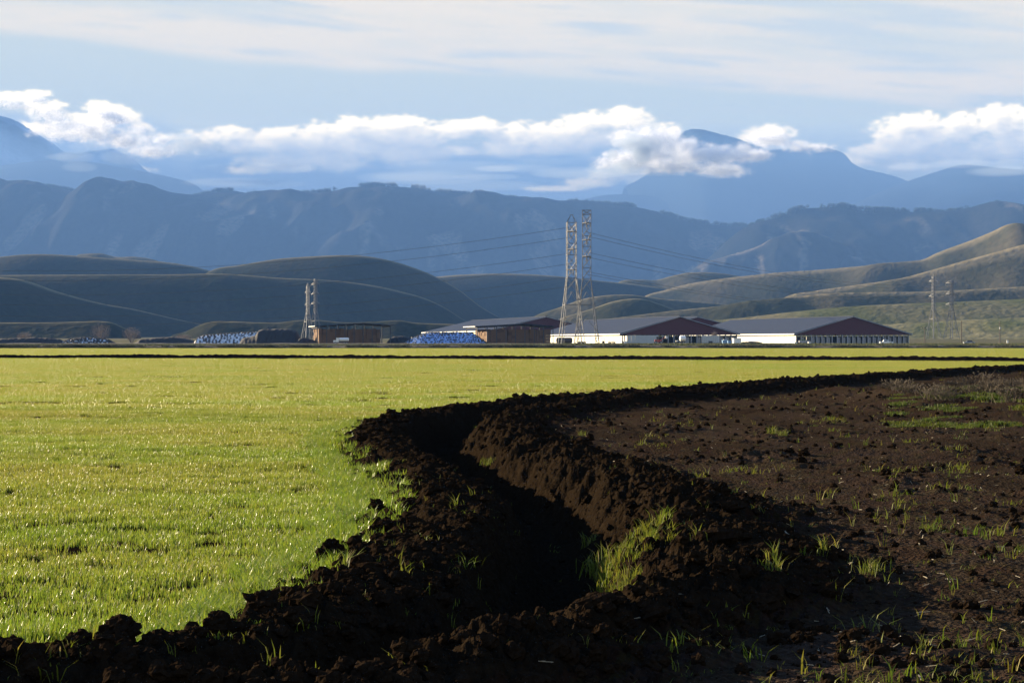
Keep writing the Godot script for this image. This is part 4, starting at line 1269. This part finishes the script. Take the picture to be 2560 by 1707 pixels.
# ---------------------------------------------------------------- lattice towers and lines
func lattice_tower(label: String, at: Vector3, tall: float, foot: float, waist_y: float, waist: float, arms: Array, arm_len: float, peak: bool, thick: float, turn: float, group := "") -> Node3D:
	var t := thing("lattice_tower", label, "pylon", at, turn, group)
	var corner := func(k: int, y: float) -> Vector3:
		var h := (lerpf(foot, waist, y / waist_y) if y < waist_y else waist) * 0.5
		return Vector3(h * (1 if k == 1 or k == 2 else -1), y, h * (1 if k >= 2 else -1))
	for k in 4:
		var s := Shape.new()
		s.bar(corner.call(k, -0.6), corner.call(k, waist_y), thick, thick * 0.85)
		s.bar(corner.call(k, waist_y), corner.call(k, tall), thick * 0.85, thick * 0.7)
		# each leg is itself a narrow truss below the waist
		var inward: Vector3 = (Vector3(0, 0, 0) - Vector3(signf(corner.call(k, 0.0).x), 0, signf(corner.call(k, 0.0).z))).normalized()
		var y := 0.0
		var flip := 0
		while y < waist_y * 0.9:
			var y2 := minf(y + 1.7, waist_y)
			var g0 := 1.5 * (1.0 - y / waist_y)
			var g1 := 1.5 * (1.0 - y2 / waist_y)
			var a: Vector3 = corner.call(k, y)
			var b: Vector3 = corner.call(k, y2)
			s.bar(a + inward * g0, b + inward * g1, thick * 0.6)
			if flip % 2 == 0: s.bar(a, b + inward * g1, thick * 0.45)
			else: s.bar(a + inward * g0, b, thick * 0.45)
			flip += 1
			y = y2
		part("leg", s.mesh(), mats.galvanised, t)
	var levels := []
	var y := 0.0
	while y < tall - 0.5:
		levels.append(y)
		y += (4.2 if y < waist_y - 1.0 else waist * 1.25)
	levels.append(tall)
	for f in 4:                    # one braced face each
		var s := Shape.new()
		for i in levels.size() - 1:
			var a: Vector3 = corner.call(f, levels[i])
			var b: Vector3 = corner.call((f + 1) % 4, levels[i])
			var c: Vector3 = corner.call(f, levels[i + 1])
			var d: Vector3 = corner.call((f + 1) % 4, levels[i + 1])
			if levels[i] >= waist_y * 0.72:
				s.bar(a, d, thick * 0.6); s.bar(b, c, thick * 0.6)
				s.bar(c, d, thick * 0.6)
			elif i % 2 == 1:
				s.bar(a, (c + d) * 0.5, thick * 0.4); s.bar(b, (c + d) * 0.5, thick * 0.4)
			if i == 2: s.bar(c, d, thick * 0.7)
		part("bracing", s.mesh(), mats.galvanised, t)
	for ay in arms:
		for side in [-1.0, 1.0]:
			var s := Shape.new()
			var h := waist * 0.5
			var tip := Vector3(0, ay, side * arm_len)
			for q in [-1.0, 1.0]:
				s.bar(Vector3(h * q, ay, side * h), tip, thick * 0.7)
				s.bar(Vector3(h * q, ay + waist * 0.8, side * h), tip, thick * 0.5)
			s.bar(Vector3(-h, ay, side * h), Vector3(h, ay, side * h), thick * 1.25)
			part("cross_arm", s.mesh(), mats.galvanised, t)
			var g := Shape.new()
			g.lathe(tip + Vector3(0, -1.6, 0), Vector3.UP, [Vector2(0, 0.05), Vector2(0.2, 0.16), Vector2(0.5, 0.08), Vector2(0.7, 0.16), Vector2(1.0, 0.08), Vector2(1.2, 0.16), Vector2(1.6, 0.04)], 8)
			part("insulator", g.mesh(), mats.cable, t)
	if peak:
		var s := Shape.new()
		for k in 4: s.bar(corner.call(k, tall), Vector3(0.25 * signf(corner.call(k, tall).x), tall + 2.4, 0), thick * 0.6)
		s.bar(Vector3(-0.6, tall + 2.4, 0), Vector3(0.6, tall + 2.4, 0), thick * 0.8)
		part("peak", s.mesh(), mats.galvanised, t)
	return t

func cable(label: String, a: Vector3, b: Vector3, sag: float, r: float) -> void:
	var s := Shape.new()
	var last := a
	for i in range(1, 25):
		var t := i / 24.0
		var p := a.lerp(b, t) - Vector3(0, sag * 4.0 * t * (1.0 - t), 0)
		s.bar(last, p, r, r, 4)
		last = p
	tag(part("power_cable", s.mesh(), mats.cable), label, "cable", "power cables of the lattice towers")

func build_lines() -> void:
	var d := 690.0
	var y0 := rise(d)
	var ta := lattice_tower("tall lattice pylon with a pointed cap, the shorter of the close pair", Vector3((1429 - 1280) / F * d, y0, -d), 38.4, 7.6, 21.5, 2.9, [18.0 + 5.6, 30.0, 35.6], 4.6, true, 0.12, 0.10)
	var tb := lattice_tower("tallest lattice pylon, flat-topped, standing beside the pointed one", Vector3((1467 - 1280) / F * (d + 6), y0, -d - 6), 42.6, 8.0, 20.5, 2.7, [28.0, 33.2, 38.5], 4.6, false, 0.12, -0.06)
	var e := 1530.0
	lattice_tower("slender far pylon with a spike over the first hay barn, the further of two", Vector3((769 - 1280) / F * e, rise(e) - 0.6, -e), 37.0, 7.2, 20.0, 1.7, [24.5, 33.0], 4.5, true, 0.17, 0.55)
	lattice_tower("slender far pylon standing right behind the first hay barn roof", Vector3((788 - 1280) / F * (e - 40), rise(e) - 0.6, -e + 40), 41.0, 7.2, 20.0, 1.7, [24.5, 31.0, 37.5], 4.5, false, 0.17, 0.75)
	e = 1480.0
	lattice_tower("slender far pylon with a spike in front of the shaded tall hill", Vector3((2335 - 1280) / F * e, rise(e) + 1.0, -e), 41.0, 7.2, 20.0, 1.7, [28.0, 38.0], 4.5, true, 0.17, 0.55)
	lattice_tower("slender far pylon with three short arms near the utility poles", Vector3((2380 - 1280) / F * (e - 40), rise(e) + 0.8, -e + 40), 37.5, 7.2, 20.0, 1.7, [22.0, 29.0, 36.0], 4.5, false, 0.17, 0.75)
	# conductors: towards the left out of the frame, and to the far pylons on the right
	var k := 0
	for q in [[37.2, -4.6], [33.6, 4.6], [29.0, -4.6], [25.4, 4.6], [21.6, -4.6], [18.4, 4.6]]:
		var a := ta.position + Vector3(0, q[0] + 0.0, q[1])
		var b := Vector3(-330.0, a.y + 2.0, a.z - 120.0)
		cable(["topmost thin cable running from the pointed pylon to the frame edge", "second thin cable below the topmost, running from the pointed pylon", "third thin cable from the top at the pointed pylon", "fourth thin cable from the top at the pointed pylon", "lowest but one thin cable at the pointed pylon", "lowest thin cable at the pointed pylon"][k], a, b, 13.0, 0.06)
		k += 1
	k = 0
	var far_tip := Vector3((2380 - 1280) / F * (e - 40), rise(e) + 0.8, -e + 40)
	for q in [[36.0, -4.6], [34.2, 4.6], [29.6, -4.6], [27.6, 4.6], [23.4, -4.6], [22.2, 4.6]]:
		var a := tb.position + Vector3(0, q[0], q[1])
		var b := far_tip + Vector3(0, q[0] * 0.98, q[1])
		cable(["topmost thin cable from the tallest pylon towards the far pylons", "second thin cable from the tallest pylon towards the far pylons", "third thin cable from the tallest pylon towards the far pylons", "fourth thin cable from the tallest pylon towards the far pylons", "lowest but one thin cable from the tallest pylon towards the far pylons", "lowest thin cable from the tallest pylon towards the far pylons"][k], a, b, 6.5, 0.07)
		k += 1
	for q in [[2313, 820.0, 862, "wooden utility pole with one crossbar beside the third barn"], [2405, 803.0, 862, "bare wooden utility pole, the tallest of three in the grass"], [2501, 802.0, 880, "wooden utility pole with a transformer, nearest the frame edge"]]:
		var far: float = q[2]
		var tall: float = EYE - (q[1] - 853.5) * far / F - rise(far)
		var t := thing("utility_pole", q[3], "utility pole", at_px(q[0], far), 0.2)
		var s := Shape.new()
		s.bar(Vector3(0, -0.3, 0), Vector3(0, tall, 0), 0.22, 0.15, 8)
		part("shaft", s.mesh(), mats.timber, t)
		if q[0] == 2313:
			piece("crossbar", Vector3(2.6, 0.16, 0.16), Vector3(-0.3, tall - 0.15, 0.2), mats.timber, t)
			for x in [-1.4, -0.4, 0.8]: piece("insulator", Vector3(0.12, 0.25, 0.12), Vector3(x, tall + 0.06, 0.2), mats.grey_steel, t)
		if q[0] == 2501:
			tank(t, "transformer", Vector3(0.0, tall - 3.0, 0.45), 0.8, 0.3, mats.grey_steel, Vector3.UP)
			piece("crossbar", Vector3(1.6, 0.14, 0.14), Vector3(0, tall - 1.2, 0.2), mats.timber, t)

func shrub(label: String, u: float, v_top: float, far: float, wide: float, sd: int) -> void:
	var r := RandomNumberGenerator.new()
	r.seed = sd
	var k := far / F
	var t := thing("bare_shrub", label, "shrub", at_px(u, far), 0.0)
	var tall := EYE - (v_top - 853.5) * k - rise(far)
	var s := Shape.new()
	var tips := []
	for i in 12:
		var a := r.randf() * TAU
		var tip := Vector3(cos(a) * wide * k * 0.5 * r.randf_range(0.3, 0.9), tall * r.randf_range(0.55, 0.85), sin(a) * wide * k * 0.35)
		s.bar(Vector3(cos(a) * 0.3, -0.2, sin(a) * 0.3), tip, 0.11, 0.05)
		tips.append(tip)
	part("trunk", s.mesh(), mats.twig, t)
	var g := Shape.new()
	for i in 1700:
		var d := Vector3(r.randfn(), r.randfn(), r.randfn()).normalized() * pow(r.randf(), 0.4) * r.randf_range(0.8, 1.08)
		var a := Vector3(d.x * wide * k * 0.5, tall * (0.52 + 0.48 * d.y), d.z * wide * k * 0.4)
		var b := a + Vector3(d.x * 0.5 + r.randfn() * 0.35, absf(r.randfn()) * 0.5, d.z * 0.5 + r.randfn() * 0.35)
		var w := Vector3(r.randfn(), r.randfn(), r.randfn()).normalized() * 0.045
		g.tri(a - w, b, a + w)
	var o := part("crown", g.mesh(), mats.twig, t)
	o.set_meta("kind", "stuff")

func build_shrubs() -> void:
	shrub("broad round bare shrub, the taller of two on the plain", 250, 805, 1010, 56, 701)
	shrub("round bare shrub, the shorter of two beside the low levee", 328, 816, 1000, 48, 702)
	shrub("thin low bare bush out alone towards the frame edge", 60, 830, 1010, 40, 703)
	shrub("low tan bush at the sloping end of the flat levee", 455, 836, 960, 50, 704)
	shrub("dark dense shrub poking above the white box trailer", 1787, 830, 868, 14, 705)

# ---------------------------------------------------------------- clods, tufts, dry weeds
func clod_mesh(sd: int, rings := 7, sides := 10, fine := 0.34) -> ArrayMesh:
	var nz := fnl(sd, 0.9, 3)
	var s := Shape.new()
	var p := []
	for i in rings + 1:
		var row := []
		for j in sides:
			var th := PI * i / rings
			var ph := TAU * j / sides
			var d := Vector3(sin(th) * cos(ph), cos(th), sin(th) * sin(ph))
			var q := d * 1.3
			row.append(d * Vector3(1.0, 0.75, 0.9) * (1.0 + 0.55 * nz.get_noise_3d(q.x * 1.4, q.y * 1.4, q.z * 1.4) + fine * nz.get_noise_3d(q.x * 4.0, q.y * 4.0, q.z * 4.0)))
		p.append(row)
	for i in rings:
		for j in sides:
			var k := (j + 1) % sides
			s.quad(p[i][j], p[i][k], p[i + 1][k], p[i + 1][j])
	return s.mesh()

func build_clods() -> void:
	var forms := []
	for k in 6: forms.append(clod_mesh(801 + k))
	var r := RandomNumberGenerator.new()
	r.seed = 811
	var where := [[], [], [], [], [], []]
	for i in 90000:
		var far := 8.5 + 120.0 * pow(r.randf(), 2.0)
		var x := (r.randf() * 2.0 - 1.0) * (0.25 * far + 0.6)
		var d := off_edge(x, far)
		if d < -0.25: continue
		var p := 0.0
		var size := 0.0
		if d < 1.15: p = 0.75; size = 0.006 + 0.055 * pow(r.randf(), 5.0)
		elif d < 2.0: p = 0.15; size = 0.006 + 0.03 * pow(r.randf(), 4.0)
		elif d < 3.6: p = 0.6; size = 0.006 + 0.055 * pow(r.randf(), 5.0)
		else:
			p = 0.12 + 0.6 * sstep(0.05, 0.45, n_patch.get_noise_2d(x + 31.0, far * 0.7))
			size = 0.006 + 0.045 * pow(r.randf(), 5.0)
		if far > 40.0: size *= 1.35
		if r.randf() > p: continue
		var b := Basis.from_euler(Vector3(r.randf() * 0.6, r.randf() * TAU, r.randf() * 0.6)).scaled(Vector3.ONE * size)
		where[r.randi() % 6].append(Transform3D(b, Vector3(x, soil_y(x, far) + size * 0.25, -far)))
	for i in 420:                # broken slabs
		var far := 9.0 + 55.0 * pow(r.randf(), 1.6)
		var x := curve_at(edge_line, far) + r.randf_range(-0.2, 4.2)
		var d := off_edge(x, far)
		if absf(x) > 0.26 * far + 0.5 or d < 0.0 or d > 3.5 or (d > 1.1 and d < 2.3): continue
		var size := r.randf_range(0.045, 0.095)
		var b := Basis.from_euler(Vector3(r.randfn() * 0.5, r.randf() * TAU, r.randfn() * 0.5)).scaled(Vector3(size * r.randf_range(0.8, 1.7), size * r.randf_range(0.5, 0.9), size))
		where[r.randi() % 6].append(Transform3D(b, Vector3(x, soil_y(x, far) + size * 0.2, -far)))
	for k in 6:
		var o := scatter("soil_crumbs", forms[k], mats.clod, where[k], [])
		tag(o, "loose crumbs and small clods of ploughed earth", "soil")
	# the clods that stand out, each one a thing
	var big := clod_mesh(831, 14, 20, 0.2)
	var list := [
		[1800, 1246, 0.135, 1.0, "big round clod casting a shadow on the flat ground, far end of the spoil bank"], [828, 1408, 0.125, 1.25, "pointed clod standing in the grass at the edge of the spoil bank"], [875, 1302, 0.10, 0.7, "flat dark clod lying out in the wheat"],
		[940, 1300, 0.10, 0.9, "lumpy clod at the inner end of the flat dark one"], [965, 1330, 0.12, 0.8, "wide clod below the lumpy one at the grass edge"], [300, 1592, 0.13, 0.9, "round clod on the near bank crest beside a grass tuft"], [395, 1572, 0.075, 1.0, "small round clod on the near bank crest"],
		[470, 1562, 0.105, 0.8, "wide low clod on the near bank crest"], [545, 1552, 0.11, 1.0, "dome-shaped clod on the near bank crest, tallest there"], [655, 1530, 0.15, 0.9, "largest clod where the near bank turns away"], [905, 1110, 0.15, 0.8, "jagged clod at the outermost bend of the bank"],
		[1035, 1052, 0.20, 0.6, "long low clod where the bank swings behind the wheat"], [1475, 1100, 0.11, 1.1, "upright clod on the crest of the second bank"], [1395, 1095, 0.14, 0.9, "rough clod at the head of the second bank"], [2010, 1140, 0.13, 0.7, "dark clod on the flat ground, larger of two together"],
		[1975, 1130, 0.10, 0.7, "dark clod on the flat ground, smaller of two together"], [2005, 1157, 0.10, 0.8, "round clod just below the two together"], [2215, 1188, 0.11, 0.8, "lone clod on the bare ground below the dry weeds"], [2555, 1185, 0.13, 0.8, "clod at the frame edge on the bare ground"],
		[1595, 1160, 0.12, 0.5, "flat clod at the foot of the second bank"], [1480, 1520, 0.14, 0.9, "rounded clod above the ditch's near end"], [1650, 1500, 0.13, 0.7, "broad clod on the shaded back of the second bank"], [1240, 1600, 0.12, 0.9, "lit clod on the near lip of the ditch"], [1390, 1590, 0.11, 0.9, "crumbly lit clod on the near lip of the ditch"]]
	for q in list:
		var far: float = EYE * F / (q[1] - 853.5)
		for it in 6: far = (EYE - soil_y((q[0] - 1280.0) / F * far, far)) * F / (q[1] - 853.5)
		if q[0] < 700 and q[1] > 1500:          # on the crest of the near bank
			far = 15.0
			while far > 8.0 and off_edge((q[0] - 1280.0) / F * far, far) < 0.42: far -= 0.02
		var x: float = (q[0] - 1280.0) / F * far
		var o := part("soil_clod", big, mats.clod)
		o.transform = Transform3D(Basis.from_euler(Vector3(r.randf() * 0.5, r.randf() * TAU, r.randf() * 0.5)).scaled(Vector3(q[2], q[2] * q[3], q[2]) * 0.72), Vector3(x, soil_y(x, far) + q[2] * 0.3, -far))
		tag(o, q[4], "clod", "large clods on the spoil banks")

func build_tufts() -> void:
	var r := RandomNumberGenerator.new()
	r.seed = 851
	var forms := [grass_patch(0.16, 46, 0.08, 0.20, 0.007, 852, 0.9), grass_patch(0.10, 16, 0.07, 0.17, 0.008, 853, 1.1), grass_patch(0.22, 80, 0.07, 0.20, 0.007, 854, 0.9)]
	var list := [
		[1515, 1310, 2, 1.15, "upper part of the bright grass clump on the lit ditch bank"], [1535, 1345, 2, 1.15, "middle of the bright grass clump on the lit ditch bank"], [1500, 1375, 2, 1.1, "lower part of the bright grass clump on the lit ditch bank"], [1475, 1395, 0, 1.0, "grass tuft leaning over the ditch below the bright clump"],
		[1600, 1450, 2, 0.9, "squat bright grass tuft on the near bank"], [1560, 1462, 0, 0.8, "smaller tuft touching the squat bright one"], [1745, 1352, 1, 1.0, "spiky green plant alone on the bank back"], [1675, 1325, 1, 0.9, "small grass tuft on the bank near the spiky plant"],
		[1935, 1400, 1, 1.1, "green tuft at the edge of the bank's shadow"], [1925, 1430, 0, 0.9, "wide tuft below the one at the shadow's edge"], [2180, 1440, 2, 0.75, "rounded grass cushion on the flat ground"], [2060, 1385, 1, 1.0, "thin tuft above the rounded cushion"],
		[2245, 1275, 1, 1.1, "pale upright tuft on the bare ground"], [1930, 1085, 0, 1.0, "tuft in the middle of the bare ground"], [1960, 1092, 0, 0.9, "tuft touching the one in the middle of the bare ground"], [1455, 1090, 0, 0.8, "low grass strip at the head of the second bank"],
		[1225, 1100, 2, 0.8, "grass tuft at the bend of the ditch"], [1195, 1125, 0, 0.8, "small tuft under the one at the ditch's bend"], [860, 1425, 1, 1.2, "grass tuft leaning by the pointed clod"], [440, 1600, 1, 1.2, "grass tuft beside the near bank's round clod"], [260, 1620, 1, 1.1, "pale grass blades on the near bank"],
		[1010, 1400, 1, 1.0, "grass blades on the near spoil bank above the ditch"], [1140, 1265, 1, 1.1, "lit grass blades on the inner side of the spoil bank"]]
	for q in list:
		var far: float = EYE * F / (q[1] - 853.5)
		for it in 6: far = (EYE - soil_y((q[0] - 1280.0) / F * far, far)) * F / (q[1] - 853.5)
		var x: float = (q[0] - 1280.0) / F * far
		var o := part("grass_tuft", forms[q[2]], mats.weed_blade)
		o.transform = Transform3D(Basis(Vector3.UP, r.randf() * TAU).scaled(Vector3.ONE * q[3]), Vector3(x, soil_y(x, far) - 0.01, -far))
		tag(o, q[4], "grass tuft", "grass tufts on the banks")
	var where_g := []
	var tints_g := []
	for i in 900:
		var far := r.randf_range(13.8, 18.6)
		var x := curve_at(edge_line, far) + r.randf_range(1.6, 3.6)
		var d := off_edge(x, far)
		if d < 2.0 or d > 2.5: continue
		if n_patch.get_noise_2d(x * 1.8 + 3.0, far * 0.9) + 0.35 * sstep(2.4, 0.3, absf(far - 16.2)) < 0.30: continue
		var h := r.randf_range(0.45, 0.95)
		where_g.append(Transform3D(Basis(Vector3.UP, r.randf() * TAU).scaled(Vector3.ONE * h), Vector3(x, soil_y(x, far) - 0.01, -far)))
		tints_g.append(Color(0.9, 1.1, 0.8).lerp(Color(1.2, 1.1, 0.8), r.randf()))
	tag(scatter("bank_grass", grass_patch(0.14, 26, 0.06, 0.19, 0.0065, 855, 0.9), mats.weed_blade, where_g, tints_g), "bright grass growing down the sunlit inner bank of the ditch", "grass")
	# straw lying about
	var s := Shape.new()
	s.box(Vector3.ZERO, Vector3(0.11, 0.006, 0.007))
	s.box(Vector3(0.02, 0.004, 0.004), Vector3(0.05, 0.004, 0.005), Basis(Vector3.UP, 0.5))
	var where := []
	for i in 1700:
		var far := 9.5 + 80.0 * pow(r.randf(), 1.6)
		var x := (r.randf() * 2.0 - 1.0) * (0.25 * far + 0.6)
		var d := off_edge(x, far)
		if d < 2.4 or (d < 3.6 and r.randf() > 0.1): continue
		var k := r.randf_range(0.2, 0.6) + 0.5 * pow(r.randf(), 6.0)
		where.append(Transform3D(Basis.from_euler(Vector3(0, r.randf() * TAU, r.randfn() * 0.3)).scaled(Vector3(k, 0.5, 0.55)), Vector3(x, soil_y(x, far) + 0.008, -far)))
	tag(scatter("straw", s.mesh(), mats.straw, where, []), "bits of pale straw strewn on the ploughed ground", "straw")
	# dry weeds on the hump at the right
	for i in 20:
		var u := 2220.0 + 380.0 * (i + r.randf()) / 20.0
		var far := r.randf_range(46.0, 70.0)
		var g := Shape.new()
		var tall := r.randf_range(0.15, 0.55) * (1.0 if i > 10 else 0.8)
		for k in 46:
			var a := r.randf() * TAU
			var p := Vector3(r.randfn() * 0.12, -0.03, r.randfn() * 0.12)
			var m := p + Vector3(cos(a) * 0.12, tall * r.randf_range(0.3, 0.6), sin(a) * 0.12)
			var e := m + Vector3(cos(a) * 0.3 * r.randf(), tall * r.randf_range(0.15, 0.45), sin(a) * 0.3 * r.randf())
			var col := Color(0.04, 0.029, 0.018).lerp(Color(0.09, 0.066, 0.038), r.randf())
			g.bar(p, m, 0.006, 0.004, 3, col)
			g.bar(m, e, 0.004, 0.002, 3, col)
			for z in 3:
				var c := m.lerp(e, r.randf())
				g.bar(c, c + Vector3(r.randfn() * 0.07, r.randf() * 0.10, r.randfn() * 0.07), 0.003, 0.002, 3, col)
				g.box(c + Vector3(0, 0.02, 0), Vector3(0.016, 0.022, 0.016), Basis.IDENTITY, col)
		var x := (u - 1280.0) / F * far
		var o := part("dry_weed", g.mesh(), mats.dry_weed)
		o.position = Vector3(x, soil_y(x, far), -far)
		o.rotation.y = r.randf() * TAU
		tag(o, "grey-brown dry weed on the low hump beside the bare ground", "weed", "dry weeds on the hump")
	var leaf := grass_patch(0.5, 130, 0.03, 0.09, 0.016, 871, 1.2)
	where = []
	var tints := []
	for i in 700:
		var far := r.randf_range(40.0, 66.0)
		var u := r.randf_range(2240, 2640)
		var x := (u - 1280.0) / F * far
		if n_patch.get_noise_2d(x * 1.4, far * 0.9) < 0.12: continue
		where.append(Transform3D(Basis(Vector3.UP, r.randf() * TAU).scaled(Vector3.ONE * r.randf_range(0.5, 1.3)), Vector3(x, soil_y(x, far), -far)))
		tints.append(Color(0.40, 0.55, 0.6).lerp(Color(0.6, 0.6, 0.6), r.randf()))
	tag(scatter("ground_weeds", leaf, mats.weed_blade, where, tints), "low green weeds under the dry stalks", "weeds")

# ---------------------------------------------------------------- materials
func build_materials() -> void:
	var soil_tint := noise_tex(301, 0.02, 5, [Color(0.55, 0.5, 0.48), Color(0.85, 0.82, 0.80), Color(1, 1, 1)])
	var crumb := noise_tex(302, 0.03, 5, [Color.BLACK, Color(0.5, 0.5, 0.5), Color.WHITE])
	var m := mat("soil", lin(0.013, 0.0086, 0.0064), 0.85)
	m.specular_mode = BaseMaterial3D.SPECULAR_DISABLED
	triplanar(m, soil_tint, 1.3, crumb, 1.6)
	m = mat("tilth", Color.WHITE, 0.85, 0.0, true)
	m.specular_mode = BaseMaterial3D.SPECULAR_DISABLED
	triplanar(m, soil_tint, 1.3, crumb, 3.2)
	m = mat("clod", lin(0.0185, 0.0133, 0.0090), 0.85)
	m.specular_mode = BaseMaterial3D.SPECULAR_DISABLED
	triplanar(m, soil_tint, 2.2, crumb, 1.2)
	m = mat("field", lin(0.04, 0.036, 0.014), 0.9)
	m.metallic_specular = 0.2
	triplanar(m, noise_tex(303, 0.01, 4, [Color(0.7, 0.7, 0.6), Color(0.9, 0.9, 0.85), Color(1, 1, 1)]), 0.05)
	m = mat("plain", lin(0.13, 0.115, 0.06), 0.95)
	m.metallic_specular = 0.1
	triplanar(m, noise_tex(304, 0.012, 5, [Color(0.7, 0.8, 0.6), Color(0.9, 0.9, 0.9), Color(1, 0.96, 0.9)]), 0.004)
	m = mat("hill", Color.WHITE, 0.95, 0.0, true)
	m.metallic_specular = 0.1
	triplanar(m, noise_tex(305, 0.03, 6, [Color(0.68, 0.71, 0.66), Color(0.88, 0.88, 0.86), Color(1, 1, 1)]), 0.006, noise_tex(306, 0.03, 4, [Color.BLACK, Color(0.5, 0.5, 0.5), Color.WHITE]), 90.0)
	m = mat("ridge", Color.WHITE, 0.95, 0.0, true)
	m.metallic_specular = 0.1
	triplanar(m, noise_tex(307, 0.06, 5, [Color(0.25, 0.3, 0.25), Color(0.75, 0.75, 0.75), Color(1, 1, 1)]), 0.0016)
	m = mat("mountain", Color.WHITE, 0.95, 0.0, true)
	m.metallic_specular = 0.1
	triplanar(m, noise_tex(308, 0.03, 5, [Color(0.7, 0.72, 0.75), Color(0.9, 0.9, 0.9), Color(1, 1, 1)]), 0.0008)
	m = mat("snow", Color.WHITE, 0.95, 0.0, true)
	m.metallic_specular = 0.1
	triplanar(m, noise_tex(309, 0.05, 5, [Color(0.3, 0.36, 0.42), Color(0.75, 0.8, 0.85), Color(1, 1, 1)]), 0.0012)
	m = mat("weed_blade", Color(0.80, 0.80, 0.80), 0.6, 0.0, true)
	m.metallic_specular = 0.25
	m.backlight_enabled = true
	m.backlight = Color(0.9, 0.9, 0.9)
	m = mat("white_steel", lin(0.72, 0.72, 0.68), 0.5)
	m = mat("grey_roof", lin(0.042, 0.052, 0.078), 0.6, 0.0)
	triplanar(m, noise_tex(321, 0.02, 4, [Color(0.8, 0.8, 0.82), Color(0.93, 0.93, 0.94), Color(1, 1, 1)]), 0.05)
	mats.grey_roof.metallic_specular = 0.12
	m = mat("red_gable", lin(0.060, 0.004, 0.012), 0.6)
	m = mat("curtain", lin(0.74, 0.72, 0.64), 0.8)
	triplanar(m, noise_tex(322, 0.02, 4, [Color(0.85, 0.83, 0.78), Color(0.96, 0.95, 0.93), Color(1, 1, 1)]), 0.08)
	m = mat("dark_steel", lin(0.035, 0.04, 0.05), 0.6)
	m = mat("grey_steel", lin(0.28, 0.29, 0.31), 0.5, 0.3)
	m = mat("galvanised", lin(0.125, 0.132, 0.145), 0.6, 0.2)
	m = mat("cable", lin(0.05, 0.055, 0.06), 0.6)
	m = mat("hay", lin(0.21, 0.128, 0.074), 0.95)
	triplanar(m, noise_tex(323, 0.05, 5, [Color(0.6, 0.55, 0.5), Color(0.85, 0.82, 0.8), Color(1, 1, 1)]), 0.25)
	m = mat("old_hay", lin(0.15, 0.095, 0.06), 0.95)
	triplanar(m, mats.hay.albedo_texture, 0.25)
	m = mat("silage", lin(0.018, 0.016, 0.016), 0.9)
	m = mat("white_film", lin(0.70, 0.70, 0.70), 0.35)
	m = mat("blue_film", lin(0.26, 0.38, 0.66), 0.35)
	m = mat("tyre", lin(0.022, 0.022, 0.024), 0.8)
	m = mat("timber", lin(0.10, 0.075, 0.055), 0.85)
	m = mat("rust_tank", lin(0.055, 0.035, 0.028), 0.6)
	m = mat("white_paint", lin(0.78, 0.77, 0.73), 0.4)
	m = mat("blue_paint", lin(0.16, 0.30, 0.50), 0.45)
	m = mat("red_paint", lin(0.32, 0.05, 0.04), 0.45)
	m = mat("green_paint", lin(0.03, 0.10, 0.04), 0.45)
	m = mat("glass_dark", lin(0.02, 0.025, 0.03), 0.1)
	m = mat("box_wall", lin(0.42, 0.45, 0.46), 0.5)
	m = mat("twig", lin(0.22, 0.17, 0.14), 0.9)
	m = mat("dry_weed", Color.WHITE, 0.85, 0.0, true)
	m = mat("straw", lin(0.24, 0.20, 0.13), 0.6)
	m = mat("weed_bank", lin(0.045, 0.038, 0.022), 0.95)
	triplanar(m, soil_tint, 0.2)
	m = mat("road", lin(0.09, 0.08, 0.07), 0.95)
	triplanar(m, soil_tint, 0.1)
	m = mat("far_tree", lin(0.025, 0.035, 0.02), 0.95)
	m = mat("cloud", Color(0.97, 0.97, 0.97), 1.0)
	m.metallic_specular = 0.0
	m.backlight_enabled = true
	m.backlight = Color(1, 1, 1)
	m = mat("blade", Color.WHITE, 0.38, 0.0, true)
	m.metallic_specular = 0.32
	m.backlight_enabled = true
	m.backlight = Color(0.9, 0.9, 0.9)

func _ready() -> void:
	rng.seed = 7
	# ---- camera
	var cam := Camera3D.new()
	cam.name = "camera"
	cam.position = Vector3(0, EYE, 0)
	cam.fov = rad_to_deg(2.0 * atan(853.5 / F))
	cam.near = 0.5
	cam.far = 40000.0
	add_child(cam)
	# ---- sky, air, exposure
	var sky_mat := PanoramaSkyMaterial.new()
	sky_mat.panorama = ImageTexture.create_from_image(build_sky())
	var sky := Sky.new()
	sky.sky_material = sky_mat
	var env := Environment.new()
	env.background_mode = Environment.BG_SKY
	env.sky = sky
	env.background_energy_multiplier = SKY_ENERGY
	env.tonemap_mode = Environment.TONE_MAPPER_LINEAR
	env.tonemap_exposure = EXPOSURE
	env.sdfgi_enabled = true
	env.ssao_enabled = true
	env.ssil_enabled = true
	env.volumetric_fog_enabled = true
	env.volumetric_fog_density = 0.0
	env.fog_enabled = true
	env.fog_density = HAZE
	env.fog_light_color = lin(0.19, 0.41, 0.95)
	var we := WorldEnvironment.new()
	we.name = "environment"
	we.environment = env
	add_child(we)
	# ---- sun
	var sun := DirectionalLight3D.new()
	sun.name = "sun"
	sun.light_energy = 1.6
	sun.light_color = Color(1.0, 0.91, 0.76)
	sun.light_angular_distance = 0.5
	sun.shadow_enabled = true
	add_child(sun)
	var s := deg_to_rad(SUN_SIDE)
	var h := deg_to_rad(SUN_HIGH)
	var to_sun := Vector3(-sin(s) * cos(h), sin(h), -cos(s) * cos(h))
	sun.basis = Basis.looking_at(-to_sun, Vector3.UP)
	# ---- the setting
	build_materials()
	prepare_land()
	build_soil()
	build_ground()
	build_hills()
	build_clouds()
	build_mist()
	build_grass()
	build_banks()
	build_yard()
	build_lines()
	build_vehicles()
	build_shrubs()
	build_clods()
	build_tufts()
